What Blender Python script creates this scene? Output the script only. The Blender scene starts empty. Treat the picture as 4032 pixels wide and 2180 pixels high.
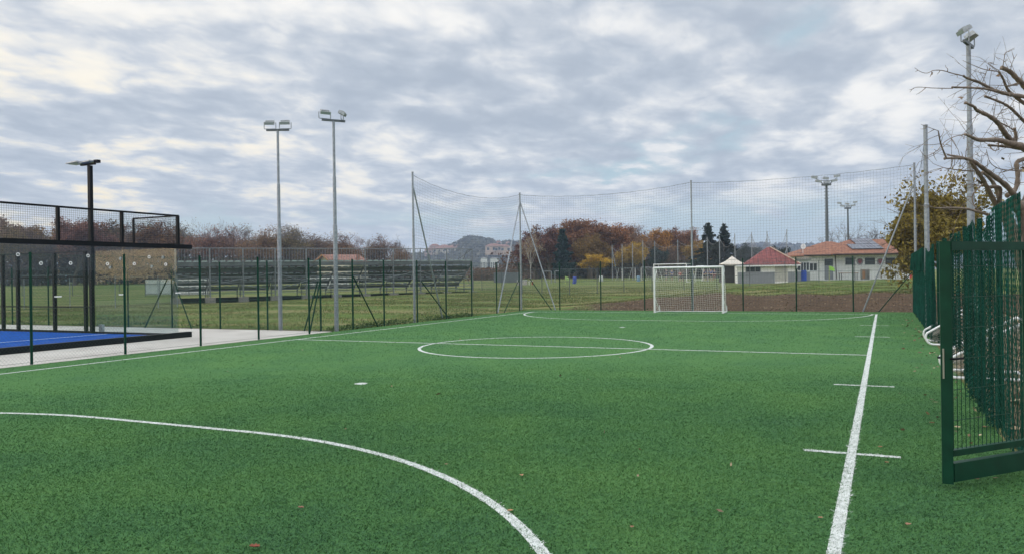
import bpy, math, random
import numpy as np
from mathutils import Vector, Matrix

random.seed(7)
rng = np.random.default_rng(7)
S = bpy.context.scene
COL = S.collection
R = math.radians

# ------------------------------------------------------------------ camera
F = 3088.145
YAW, PIT, ROL = R(-25.388), R(-0.078), R(-0.828)
CAM = np.array([7.986, -18.13, 1.774])


def cam_axes():
    cy, sy, cp, sp = math.cos(YAW), math.sin(YAW), math.cos(PIT), math.sin(PIT)
    f = np.array([sy * cp, cy * cp, sp])
    r = np.array([cy, -sy, 0.0])
    u = np.cross(r, f)
    cr, sr = math.cos(ROL), math.sin(ROL)
    return r * cr + u * sr, u * cr - r * sr, f


AX_R, AX_U, AX_F = cam_axes()
KX = 4032 / 2576
FH = AX_F[:2] / np.linalg.norm(AX_F[:2])


def W(px, py, D):
    """survey point: where the sight line of photo point (px, py) is D metres ahead"""
    d = AX_F + AX_R * (px * KX - 2016) / F - AX_U * (py * KX - 1090) / F
    return CAM + d * (D / float(d[:2] @ FH))


def G(px, py, z=0.0):
    d = AX_F + AX_R * (px * KX - 2016) / F - AX_U * (py * KX - 1090) / F
    return CAM + d * ((z - CAM[2]) / d[2])


cam = bpy.data.cameras.new('camera')
cam.sensor_width = 36
cam.lens = 36 * F / 4032
cam.clip_start = 0.1
cam.clip_end = 9000
co = bpy.data.objects.new('camera', cam)
COL.objects.link(co)
M = Matrix((AX_R.tolist(), AX_U.tolist(), (-AX_F).tolist())).transposed().to_4x4()
M.translation = Vector(CAM.tolist())
co.matrix_world = M
S.camera = co

# ------------------------------------------------------------------ materials
MATS = {}


def nodes(name):
    m = bpy.data.materials.new(name)
    m.use_nodes = True
    nt = m.node_tree
    return m, nt, nt.nodes, nt.links, nt.nodes['Principled BSDF']


def ramp(N, stops, interp='LINEAR'):
    r = N.new('ShaderNodeValToRGB')
    r.color_ramp.interpolation = interp
    el = r.color_ramp.elements
    while len(el) < len(stops):
        el.new(0.5)
    for e, (p, c) in zip(el, stops):
        e.position = p
        e.color = (c[0], c[1], c[2], 1)
    return r


def mat(name, c, rough=0.6, metal=0.0, var=0.15, scale=6.0, bump=0.0, bscale=40.0, spec=0.4, obj=False):
    """procedural material: a base colour with noise mottling and optional bump"""
    if name in MATS:
        return MATS[name]
    m, nt, N, L, B = nodes(name)
    tc = N.new('ShaderNodeTexCoord')
    nz = N.new('ShaderNodeTexNoise')
    nz.inputs['Scale'].default_value = scale
    nz.inputs['Detail'].default_value = 6
    L.new(tc.outputs['Object'], nz.inputs['Vector'])
    lo = tuple(max(0, x * (1 - var)) for x in c)
    hi = tuple(min(1, x * (1 + var)) for x in c)
    rp = ramp(N, [(0.3, lo), (0.7, hi)])
    L.new(nz.outputs['Fac'], rp.inputs['Fac'])
    out = rp.outputs['Color']
    if obj:
        oi = N.new('ShaderNodeObjectInfo')
        mx = N.new('ShaderNodeMix')
        mx.data_type = 'RGBA'
        mx.blend_type = 'MULTIPLY'
        mx.inputs['Factor'].default_value = 1
        L.new(out, mx.inputs['A'])
        L.new(oi.outputs['Color'], mx.inputs['B'])
        out = mx.outputs['Result']
    L.new(out, B.inputs['Base Color'])
    B.inputs['Roughness'].default_value = rough
    B.inputs['Metallic'].default_value = metal
    B.inputs['Specular IOR Level'].default_value = spec
    if bump:
        n2 = N.new('ShaderNodeTexNoise')
        n2.inputs['Scale'].default_value = bscale
        n2.inputs['Detail'].default_value = 5
        L.new(tc.outputs['Object'], n2.inputs['Vector'])
        b = N.new('ShaderNodeBump')
        b.inputs['Strength'].default_value = bump
        b.inputs['Distance'].default_value = 0.05
        L.new(n2.outputs['Fac'], b.inputs['Height'])
        L.new(b.outputs['Normal'], B.inputs['Normal'])
    MATS[name] = m
    return m


def leafmat(name, stops, trans=0.25, tint=True):
    """foliage: every leaf its own tone, tinted by the tree's own colour"""
    m, nt, N, L, B = nodes(name)
    g = N.new('ShaderNodeNewGeometry')
    rp = ramp(N, stops)
    L.new(g.outputs['Random Per Island'], rp.inputs['Fac'])
    out = rp.outputs['Color']
    if tint:
        oi = N.new('ShaderNodeObjectInfo')
        mx = N.new('ShaderNodeMix')
        mx.data_type = 'RGBA'
        mx.blend_type = 'MULTIPLY'
        mx.inputs['Factor'].default_value = 1
        L.new(out, mx.inputs['A'])
        L.new(oi.outputs['Color'], mx.inputs['B'])
        out = mx.outputs['Result']
    L.new(out, B.inputs['Base Color'])
    B.inputs['Roughness'].default_value = 0.65
    B.inputs['Specular IOR Level'].default_value = 0.25
    if trans:
        t = N.new('ShaderNodeBsdfTranslucent')
        L.new(out, t.inputs['Color'])
        s = N.new('ShaderNodeMixShader')
        s.inputs[0].default_value = trans
        L.new(B.outputs[0], s.inputs[1])
        L.new(t.outputs[0], s.inputs[2])
        L.new(s.outputs[0], nt.nodes['Material Output'].inputs['Surface'])
    MATS[name] = m
    return m


STEEL = mat('galvanised steel', (0.29, 0.315, 0.345), 0.5, 0.3, 0.22, 14)
STEELD = mat('weathered steel', (0.12, 0.135, 0.145), 0.6, 0.3, 0.25, 8)
GREEN = mat('green coated steel', (0.004, 0.04, 0.024), 0.5, 0, 0.2, 10, spec=0.15)
GREEND = mat('dark green powder coat', (0.004, 0.042, 0.022), 0.42, 0, 0.2, 7, 0.05, 150, spec=0.25)
WIREG = mat('green fence wire', (0.02, 0.06, 0.04), 0.5, 0.1, 0.1)
WIREZ = mat('zinc fence wire', (0.16, 0.18, 0.18), 0.5, 0.3, 0.1)
BLACK = mat('black coated steel', (0.006, 0.007, 0.009), 0.5, 0, 0.2, 10, spec=0.12)
WHITE = mat('white painted metal', (0.8, 0.8, 0.8), 0.4, 0, 0.05, 8)
NETW = mat('white net cord', (0.72, 0.72, 0.68), 0.8, 0, 0.08)
NETG = mat('grey net cord', (0.05, 0.06, 0.075), 0.8, 0, 0.1)
ROPE = mat('dark rope', (0.03, 0.035, 0.04), 0.8)
DRAPE = mat('green windbreak net', (0.007, 0.068, 0.048), 0.7, 0, 0.4, 5, spec=0.15)
LAMP = mat('cast lamp housing', (0.4, 0.42, 0.43), 0.5, 0.3, 0.2, 12)
LENS = mat('lamp glass', (0.3, 0.34, 0.34), 0.15, 0, 0.05)
CONC = mat('old concrete block', (0.22, 0.21, 0.19), 0.9, 0, 0.25, 8, 0.3, 30)
BARK = mat('grey brown bark', (0.14, 0.105, 0.08), 0.9, 0, 0.35, 12, 0.6, 40)
BARKL = mat('mossy branch bark', (0.21, 0.165, 0.125), 0.9, 0, 0.4, 9, 0.5, 60)
TWIG = mat('dark twig bark', (0.075, 0.055, 0.05), 0.9, 0, 0.3, 3)
PLAST = mat('matt plastic', (1, 1, 1), 0.5, 0, 0.06, 8, obj=True)
CLOTH = mat('cotton cloth', (1, 1, 1), 0.85, 0, 0.12, 20, obj=True)
SKIN = mat('skin', (0.5, 0.3, 0.22), 0.6)
HAIR = mat('dark hair', (0.03, 0.02, 0.015), 0.7)
WALLW = mat('off white render', (0.86, 0.85, 0.82), 0.9, 0, 0.08, 0.9, 0.1, 30)
WALLG = mat('grey plinth paint', (0.27, 0.28, 0.3), 0.85, 0, 0.08, 2)
DARKG = mat('dark window glass', (0.03, 0.036, 0.04), 0.12, 0, 0.1, 2, spec=0.5)
WOODB = mat('orange brown timber', (0.32, 0.16, 0.07), 0.7, 0, 0.2, 5)
SEATP = mat('pale green plastic seat', (0.3, 0.36, 0.34), 0.5, 0, 0.1, 3)
BENCH = mat('grey steel plank', (0.115, 0.127, 0.132), 0.6, 0.15, 0.25, 2)
RAILS = mat('dull zinc rail', (0.2, 0.22, 0.235), 0.55, 0.3, 0.2, 6)
PANEL = mat('solar cell', (0.05, 0.05, 0.075), 0.25, 0, 0.25, 3)
LEAF = leafmat('autumn leaves', [(0, (0.55, 0.5, 0.48)), (0.5, (1.35, 1.35, 1.32)), (1, (2.3, 2.2, 1.75))], 0.35)
NEEDLE = leafmat('conifer needles', [(0, (0.4, 0.4, 0.4)), (1, (1.5, 1.5, 1.4))], 0.1)
LITTER = leafmat('fallen leaf', [(0, (0.09, 0.056, 0.035)), (0.6, (0.2, 0.13, 0.075)), (1, (0.42, 0.33, 0.2))], 0, False)
FIELDB = leafmat('field grass blade', [(0, (0.06, 0.085, 0.022)), (0.45, (0.1, 0.14, 0.034)), (0.7, (0.17, 0.18, 0.06)), (1, (0.34, 0.28, 0.14))], 0.2, False)
WEED = leafmat('weed leaf', [(0, (0.035, 0.065, 0.02)), (0.7, (0.07, 0.12, 0.03)), (1, (0.13, 0.16, 0.05))], 0.2, False)


def tiles(name, c, period=0.22):
    m, nt, N, L, B = nodes(name)
    tc = N.new('ShaderNodeTexCoord')
    nz = N.new('ShaderNodeTexNoise')
    nz.inputs['Scale'].default_value = 2.2
    nz.inputs['Detail'].default_value = 8
    L.new(tc.outputs['Object'], nz.inputs['Vector'])
    rp = ramp(N, [(0.25, tuple(x * 0.62 for x in c)), (0.5, c), (0.75, tuple(min(1, x * 1.35) for x in c))])
    vc = N.new('ShaderNodeTexVoronoi')
    vc.inputs['Scale'].default_value = 4.2
    L.new(tc.outputs['Object'], vc.inputs['Vector'])
    va = N.new('ShaderNodeMath')
    va.operation = 'MULTIPLY_ADD'
    L.new(vc.outputs['Color'], va.inputs[0])
    va.inputs[1].default_value = 0.42
    vb = N.new('ShaderNodeMath')
    vb.operation = 'MULTIPLY_ADD'
    L.new(nz.outputs['Fac'], vb.inputs[0])
    vb.inputs[1].default_value = 0.8
    vb.inputs[2].default_value = -0.11
    L.new(vb.outputs[0], va.inputs[2])
    L.new(va.outputs[0], rp.inputs['Fac'])
    wv = N.new('ShaderNodeTexWave')
    wv.wave_type = 'BANDS'
    wv.bands_direction = 'X'
    wv.inputs['Scale'].default_value = 0.314 / period
    wv.inputs['Distortion'].default_value = 0.2
    L.new(tc.outputs['Object'], wv.inputs['Vector'])
    b = N.new('ShaderNodeBump')
    b.inputs['Strength'].default_value = 1.0
    b.inputs['Distance'].default_value = 0.16
    L.new(wv.outputs['Fac'], b.inputs['Height'])
    L.new(b.outputs['Normal'], B.inputs['Normal'])
    L.new(rp.outputs['Color'], B.inputs['Base Color'])
    B.inputs['Roughness'].default_value = 0.8
    MATS[name] = m
    return m


TILEO = tiles('orange clay tiles', (0.32, 0.135, 0.075), 0.24)
TILER = tiles('dark red metal roof', (0.2, 0.055, 0.05), 0.5)
TILEF = tiles('faded clay tiles', (0.3, 0.15, 0.11), 0.3)


def glassmat():
    m, nt, N, L, B = nodes('clear glass')
    tr = N.new('ShaderNodeBsdfTransparent')
    tr.inputs['Color'].default_value = (0.9, 0.93, 0.93, 1)
    gl = N.new('ShaderNodeBsdfGlossy')
    gl.inputs['Roughness'].default_value = 0.02
    fr = N.new('ShaderNodeFresnel')
    fr.inputs['IOR'].default_value = 1.5
    mx = N.new('ShaderNodeMixShader')
    ge = N.new('ShaderNodeNewGeometry')
    fb = N.new('ShaderNodeMath')
    fb.operation = 'MULTIPLY'
    iv = N.new('ShaderNodeMath')
    iv.operation = 'SUBTRACT'
    iv.inputs[0].default_value = 1.0
    L.new(ge.outputs['Backfacing'], iv.inputs[1])
    L.new(fr.outputs[0], fb.inputs[0])
    L.new(iv.outputs[0], fb.inputs[1])
    L.new(fb.outputs[0], mx.inputs[0])
    L.new(tr.outputs[0], mx.inputs[1])
    L.new(gl.outputs[0], mx.inputs[2])
    L.new(mx.outputs[0], nt.nodes['Material Output'].inputs['Surface'])
    MATS['glass'] = m
    return m


GLASS = glassmat()

# ------------------------------------------------------------------ mesh helpers
ORG = {}


def tag(o, label=None, cat=None, group=None, kind=None):
    if label:
        o['label'] = label
    if cat:
        o['category'] = cat
    if group:
        o['group'] = group
    if kind:
        o['kind'] = kind
    return o


def thing(name, label, cat, loc, group=None):
    o = bpy.data.objects.new(name, None)
    o.empty_display_size = 0.2
    COL.objects.link(o)
    o.location = [float(x) for x in loc]
    ORG[o.name] = np.array(loc, float)
    return tag(o, label, cat, group)


def link(me, name, m, parent, origin, smooth):
    o = bpy.data.objects.new(name, me)
    COL.objects.link(o)
    if m is not None:
        me.materials.append(m)
    if parent is not None:
        o.parent = parent
        ORG[o.name] = ORG[parent.name]
    else:
        o.location = [float(x) for x in origin]
        ORG[o.name] = np.array(origin, float)
    if smooth:
        me.polygons.foreach_set('use_smooth', [True] * len(me.polygons))
    return o


def np_mesh(name, v, f, m, parent=None, origin=(0, 0, 0), smooth=False):
    """v (N,3) world points, f (M,k) faces of one size"""
    off = ORG[parent.name] if parent is not None else np.array(origin, float)
    v = np.asarray(v, float) - off
    f = np.asarray(f, np.int32)
    me = bpy.data.meshes.new(name)
    me.vertices.add(len(v))
    me.vertices.foreach_set('co', v.ravel())
    k = f.shape[1]
    me.loops.add(f.size)
    me.loops.foreach_set('vertex_index', f.ravel())
    me.polygons.add(len(f))
    me.polygons.foreach_set('loop_start', np.arange(0, f.size, k, dtype=np.int32))
    me.update(calc_edges=True)
    me.validate()
    return link(me, name, m, parent, origin, smooth)


class MB:
    def __init__(self):
        self.v, self.f = [], []

    def add(self, vs, fs):
        b = len(self.v)
        self.v += [tuple(float(c) for c in p) for p in vs]
        self.f += [tuple(b + i for i in q) for q in fs]
        return self

    def path(self, pts, rad, n=6, cap=True):
        pts = [np.asarray(p, float) for p in pts]
        if not hasattr(rad, '__len__'):
            rad = [rad] * len(pts)
        b = len(self.v)
        prev = None
        for i, p in enumerate(pts):
            t = pts[min(i + 1, len(pts) - 1)] - pts[max(i - 1, 0)]
            t = t / (np.linalg.norm(t) + 1e-9)
            if prev is None:
                a = np.array([0, 0, 1.0]) if abs(t[2]) < 0.9 else np.array([1.0, 0, 0])
                s = np.cross(t, a)
            else:
                s = prev - t * (prev @ t)
            s = s / (np.linalg.norm(s) + 1e-9)
            prev = s
            q = np.cross(t, s)
            for k in range(n):
                an = 2 * math.pi * k / n
                self.v.append(tuple(p + (s * math.cos(an) + q * math.sin(an)) * rad[i]))
        for i in range(len(pts) - 1):
            for k in range(n):
                a, c = b + i * n + k, b + i * n + (k + 1) % n
                self.f.append((a, c, c + n, a + n))
        if cap:
            self.f.append(tuple(b + k for k in range(n))[::-1])
            self.f.append(tuple(b + (len(pts) - 1) * n + k for k in range(n)))
        return self

    def tube(self, a, b, r, n=8, r2=None):
        return self.path([a, b], [r, r if r2 is None else r2], n)

    def box(self, c, s, rz=0.0):
        c = np.asarray(c, float)
        ca, sa = math.cos(rz), math.sin(rz)
        vs = []
        for z in (-1, 1):
            for x, y in ((-1, -1), (1, -1), (1, 1), (-1, 1)):
                lx, ly = x * s[0] / 2, y * s[1] / 2
                vs.append((c[0] + lx * ca - ly * sa, c[1] + lx * sa + ly * ca, c[2] + z * s[2] / 2))
        return self.add(vs, [(3, 2, 1, 0), (4, 5, 6, 7), (0, 1, 5, 4), (1, 2, 6, 5), (2, 3, 7, 6), (3, 0, 4, 7)])

    def beam(self, a, b, w, h):
        """box along a-b, w wide across, h high"""
        a, b = np.asarray(a, float), np.asarray(b, float)
        t = (b - a) / np.linalg.norm(b - a)
        up = np.array([0, 0, 1.0]) if abs(t[2]) < 0.95 else np.array([1.0, 0, 0])
        s = np.cross(t, up)
        s /= np.linalg.norm(s)
        u = np.cross(s, t)
        vs = [p + s * x * w / 2 + u * y * h / 2 for p in (a, b) for x, y in ((-1, -1), (1, -1), (1, 1), (-1, 1))]
        return self.add(vs, [(0, 1, 2, 3), (7, 6, 5, 4), (0, 4, 5, 1), (1, 5, 6, 2), (2, 6, 7, 3), (3, 7, 4, 0)])

    def build(self, name, m, parent=None, origin=None, smooth=False):
        if origin is None:
            origin = (0, 0, 0)
        off = ORG[parent.name] if parent is not None else np.array(origin, float)
        me = bpy.data.meshes.new(name)
        me.from_pydata([tuple(np.array(p) - off) for p in self.v], [], self.f)
        me.update()
        return link(me, name, m, parent, origin, smooth)


def prisms(segs, r):
    """thin three-sided wires for (N,2,3) segments"""
    segs = np.asarray(segs, float)
    a, b = segs[:, 0], segs[:, 1]
    t = b - a
    t /= np.linalg.norm(t, axis=1, keepdims=True) + 1e-12
    up = np.where(np.abs(t[:, 2:3]) < 0.9, [[0, 0, 1.0]], [[1.0, 0, 0]])
    s = np.cross(t, up)
    s /= np.linalg.norm(s, axis=1, keepdims=True) + 1e-12
    q = np.cross(t, s)
    vs = []
    for p in (a, b):
        for k in range(3):
            an = 2 * math.pi * k / 3
            vs.append(p + (s * math.cos(an) + q * math.sin(an)) * r)
    v = np.stack(vs, 1).reshape(-1, 3)
    n = len(segs)
    base = (np.arange(n) * 6)[:, None]
    f = np.concatenate([base + np.array([[0, 1, 4, 3]]), base + np.array([[1, 2, 5, 4]]), base + np.array([[2, 0, 3, 5]])])
    return v, f


def copy_tree(o, parent=None):
    c = o.copy()
    COL.objects.link(c)
    c.parent = parent
    ORG[c.name] = ORG.get(o.name, np.zeros(3))
    for ch in list(o.children):
        copy_tree(ch, c)
    return c


def chainlink(name, A, B, z0, h, m, parent, cell=0.06, r=0.0017, zf=None):
    A, B = np.array(A, float), np.array(B, float)
    Lg = float(np.linalg.norm(B - A))
    t = (B - A) / Lg
    st = cell * 1.4142
    segs = []
    for dr in (1, -1):
        s = np.arange(-h, Lg + h, st)
        if dr == 1:
            x0, x1 = s, s + h
        else:
            x0, x1 = s + h, s
        lo, hi = np.minimum(x0, x1), np.maximum(x0, x1)
        ok = (hi > 0) & (lo < Lg)
        for a, b in zip(x0[ok], x1[ok]):
            # param along the wire from z=0 to z=h
            u0, u1 = 0.0, 1.0
            if a != b:
                ua, ub = (0 - a) / (b - a), (Lg - a) / (b - a)
                u0, u1 = max(u0, min(ua, ub)), min(u1, max(ua, ub))
            if u1 - u0 < 0.01:
                continue
            segs.append([(a + (b - a) * u0, u0 * h), (a + (b - a) * u1, u1 * h)])
    sg = np.array(segs)
    P = np.zeros(sg.shape[:2] + (3,))
    P[..., 0] = A[0] + t[0] * sg[..., 0]
    P[..., 1] = A[1] + t[1] * sg[..., 0]
    P[..., 2] = z0 + sg[..., 1]
    if zf is not None:
        P[..., 2] += zf(P[..., 0], P[..., 1])
    v, f = prisms(P, r)
    return np_mesh(name, v, f, m, parent)


def leaves(pts, size, jitter=0.4, flat=0.0, aspect=1.5):
    """one small quad per point, turned at random"""
    n = len(pts)
    a = rng.normal(size=(n, 3))
    a /= np.linalg.norm(a, axis=1, keepdims=True)
    if flat:
        a[:, 2] *= (1 - flat)
        a /= np.linalg.norm(a, axis=1, keepdims=True)
    b = rng.normal(size=(n, 3))
    if flat:
        b[:, 2] *= (1 - flat)
    b -= a * np.sum(a * b, 1, keepdims=True)
    b /= np.linalg.norm(b, axis=1, keepdims=True) + 1e-9
    s = size * (1 + jitter * rng.uniform(-1, 1, (n, 1)))
    a = a * s * 0.5 * aspect
    b = b * s * 0.5
    v = np.stack([pts - a, pts + b * 0.9 - a * 0.1, pts + a, pts - b * 0.9 + a * 0.1], 1).reshape(-1, 3)
    f = np.arange(4 * n).reshape(-1, 4)
    return v, f


# ------------------------------------------------------------------ terrain height
def sst(x, a, b):
    t = np.clip((np.asarray(x, float) - a) / (b - a), 0, 1)
    return t * t * (3 - 2 * t)


def terrain(x, y):
    x, y = np.asarray(x, float), np.asarray(y, float)
    sl = np.minimum(y - 3.3, np.hypot(np.maximum(-9.2 - x, 0), np.maximum(y - 19.4, 0)))
    sl = np.maximum(sl - 3 - 24 * sst(-x, 24, 40), 0)
    rise = 0.7 * (1 - np.exp(-sl / 36.0))
    hb = 0.1 + 0.6 * sst(x, -9, 1)
    bump = 0.05 * np.sin(x * 1.7 + y * 0.6) + 0.04 * np.sin(x * 0.7 - y * 1.3)
    bank = (hb + bump * sst(x, -7, 0)) * sst(y, 19.5, 22.6) * sst(x, -11, -6)
    D = (x - CAM[0]) * FH[0] + (y - CAM[1]) * FH[1]
    far = 0.4 * sst(D, 95, 160) + 0.9 * sst(D, 160, 420)
    z = np.maximum(rise, bank) + far
    under = ((np.abs(x) < 9.25) & (y < 19.3)) | ((x < -8.5) & (y < 3.05))
    return np.where(under, -0.06, z - 0.01)


def tz(p):
    return float(terrain(p[0], p[1]))


def on(px, D):
    """terrain point in the direction of photo column px, D metres ahead"""
    p = W(px, 690, D)
    p[2] = tz(p)
    return p

# ------------------------------------------------------------------ sky and sun
SUN_AZ, SUN_EL = R(-126), R(13)          # azimuth from +y towards +x
sd = np.array([math.sin(SUN_AZ) * math.cos(SUN_EL), math.cos(SUN_AZ) * math.cos(SUN_EL), math.sin(SUN_EL)])


def make_world():
    w = bpy.data.worlds.new('World')
    S.world = w
    w.use_nodes = True
    nt = w.node_tree
    N, L = nt.nodes, nt.links
    bg = N['Background']
    bg.inputs['Strength'].default_value = 0.1

    def math_(op, a, b=None, c=None, clamp=False):
        n = N.new('ShaderNodeMath')
        n.operation = op
        n.use_clamp = clamp
        for i, v in enumerate((a, b, c)):
            if v is None:
                continue
            if isinstance(v, (int, float)):
                n.inputs[i].default_value = v
            else:
                L.new(v, n.inputs[i])
        return n.outputs[0]

    def mix(f, a, b, mode='MIX'):
        n = N.new('ShaderNodeMix')
        n.data_type = 'RGBA'
        n.blend_type = mode
        for key, v in (('Factor', f), ('A', a), ('B', b)):
            if isinstance(v, (int, float)):
                n.inputs[key].default_value = v
            elif isinstance(v, tuple):
                n.inputs[key].default_value = v + (1,)
            else:
                L.new(v, n.inputs[key])
        return n.outputs['Result']

    def noise(vec, scale, detail, rough=0.5, dist=0.0):
        n = N.new('ShaderNodeTexNoise')
        n.inputs['Scale'].default_value = scale
        n.inputs['Detail'].default_value = detail
        n.inputs['Roughness'].default_value = rough
        n.inputs['Distortion'].default_value = dist
        L.new(vec, n.inputs['Vector'])
        return n.outputs['Fac']

    def smooth(v, a, b):
        n = N.new('ShaderNodeMapRange')
        n.interpolation_type = 'SMOOTHSTEP'
        n.inputs['From Min'].default_value = a
        n.inputs['From Max'].default_value = b
        L.new(v, n.inputs['Value'])
        return n.outputs['Result']

    sky = N.new('ShaderNodeTexSky')
    sky.sky_type = 'NISHITA'
    sky.sun_disc = False
    sky.sun_elevation = SUN_EL
    sky.sun_rotation = SUN_AZ
    sky.air_density = 1.0
    sky.dust_density = 1.5
    tc = N.new('ShaderNodeTexCoord')
    sep = N.new('ShaderNodeSeparateXYZ')
    L.new(tc.outputs['Generated'], sep.inputs[0])
    x, y, z = sep.outputs
    zc = math_('ADD', math_('MAXIMUM', z, 0.0), 0.15)
    cb = N.new('ShaderNodeCombineXYZ')
    L.new(math_('DIVIDE', x, zc), cb.inputs[0])
    L.new(math_('DIVIDE', y, zc), cb.inputs[1])
    # cloud rows lie across the view, a little slanted
    mp = N.new('ShaderNodeMapping')
    mp.inputs['Rotation'].default_value = (0, 0, R(-30))
    mp.inputs['Scale'].default_value = (1.2, 0.92, 1)
    mp.inputs['Location'].default_value = (3.1, 1.7, 0)
    L.new(cb.outputs[0], mp.inputs['Vector'])
    # ragged edges: push the pattern about with a fine noise
    wn = N.new('ShaderNodeTexNoise')
    wn.inputs['Scale'].default_value = 3.2
    wn.inputs['Detail'].default_value = 5
    L.new(mp.outputs[0], wn.inputs['Vector'])
    wa = N.new('ShaderNodeVectorMath')
    wa.operation = 'MULTIPLY_ADD'
    L.new(wn.outputs['Color'], wa.inputs[0])
    wa.inputs[1].default_value = (0.14, 0.14, 0)
    L.new(mp.outputs[0], wa.inputs[2])
    P = wa.outputs[0]
    n1 = noise(P, 2.55, 10, 0.52, 0.0)
    n2 = noise(mp.outputs[0], 0.8, 3, 0.5, 0.3)
    n3 = noise(P, 9.5, 8, 0.55, 0.0)
    puff = math_('ABSOLUTE', math_('SUBTRACT', noise(P, 3.3, 3, 0.45, 0.0), 0.5))
    dens = math_('ADD', math_('ADD', math_('ADD', math_('MULTIPLY', n1, 0.5), math_('MULTIPLY', n2, 0.25)), math_('MULTIPLY', n3, 0.17)), math_('MULTIPLY', puff, 0.42))
    cr = ramp(N, [(0.0, (4.4, 5.0, 5.85)), (0.28, (5.35, 5.9, 6.65)), (0.5, (6.5, 6.9, 7.45)), (0.74, (8.2, 8.35, 8.5)), (1.0, (10.2, 10.0, 9.6))])
    L.new(smooth(dens, 0.345, 0.64), cr.inputs['Fac'])
    col = cr.outputs['Color']
    # the low sun behind the cloud warms the bright edges on its side
    dp = N.new('ShaderNodeVectorMath')
    dp.operation = 'DOT_PRODUCT'
    L.new(tc.outputs['Generated'], dp.inputs[0])
    dp.inputs[1].default_value = (float(sd[0]), float(sd[1]), float(sd[2]))
    side = smooth(dp.outputs['Value'], -0.25, 0.7)
    low = smooth(z, 0.36, 0.02)
    warm = math_('MULTIPLY', side, low)
    edge = smooth(dens, 0.48, 0.62)
    col = mix(math_('MULTIPLY', math_('MULTIPLY', warm, edge), 1.5, None, True), col, (12.2, 10.4, 6.9))
    core = math_('MULTIPLY', smooth(dp.outputs['Value'], 0.9, 0.985), smooth(z, 0.16, 0.03))
    col = mix(math_('MULTIPLY', core, 0.75), col, (105.0, 68.0, 27.0))
    # breaks in the deck: blue overhead, pale green blue in strips low down
    n4 = noise(P, 0.9, 5, 0.5, 0.3)
    gap = math_('MULTIPLY', smooth(n4, 0.60, 0.70), smooth(dens, 0.56, 0.48))
    dr = N.new('ShaderNodeVectorMath')
    dr.operation = 'DOT_PRODUCT'
    L.new(tc.outputs['Generated'], dr.inputs[0])
    dr.inputs[1].default_value = (0.02, 0.9998, 0.0)
    bias = math_('MULTIPLY', smooth(dr.outputs['Value'], 0.86, 0.99), 0.14)
    n5 = math_('ADD', noise(mp.outputs[0], 0.9, 5, 0.5, 0.3), bias)
    gaplow = math_('MULTIPLY', smooth(n5, 0.47, 0.6), math_('MULTIPLY', smooth(z, 0.105, 0.06), smooth(z, 0.02, 0.045)))
    hole = math_('MULTIPLY', math_('MAXIMUM', gap, math_('MULTIPLY', gaplow, 1.05)), 0.8, None, True)
    clear = mix(0.65, sky.outputs[0], (5.4, 8.0, 9.0))
    col = mix(hole, col, clear)
    # milky air near the skyline
    milk = mix(math_('MULTIPLY', side, 1.3, None, True), (7.4, 7.7, 7.9), (9.6, 8.7, 6.9))
    col = mix(math_('MULTIPLY', smooth(z, 0.12, 0.0), 0.55), col, milk)
    # a thinner, brighter deck overhead
    zen = math_('ADD', math_('MULTIPLY', smooth(z, 0.36, 0.85), ZENITH), 1.0)
    vm = N.new('ShaderNodeVectorMath')
    vm.operation = 'SCALE'
    L.new(col, vm.inputs[0])
    L.new(zen, vm.inputs['Scale'])
    col = mix(smooth(z, -0.02, -0.06), vm.outputs[0], (0.7, 0.75, 0.6))
    L.new(col, bg.inputs['Color'])


ZENITH = 2.2
make_world()
sl = bpy.data.lights.new('sun', 'SUN')
sl.energy = 0.8
sl.angle = R(20)
sl.color = (1.0, 0.9, 0.76)
so = bpy.data.objects.new('sun', sl)
COL.objects.link(so)
so.rotation_euler = Vector((-sd).tolist()).to_track_quat('-Z', 'Y').to_euler()
S.view_settings.view_transform = 'Standard'
S.view_settings.look = 'None'
S.view_settings.exposure = 0
S.view_settings.gamma = 1
S.cycles.use_denoising = True

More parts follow.
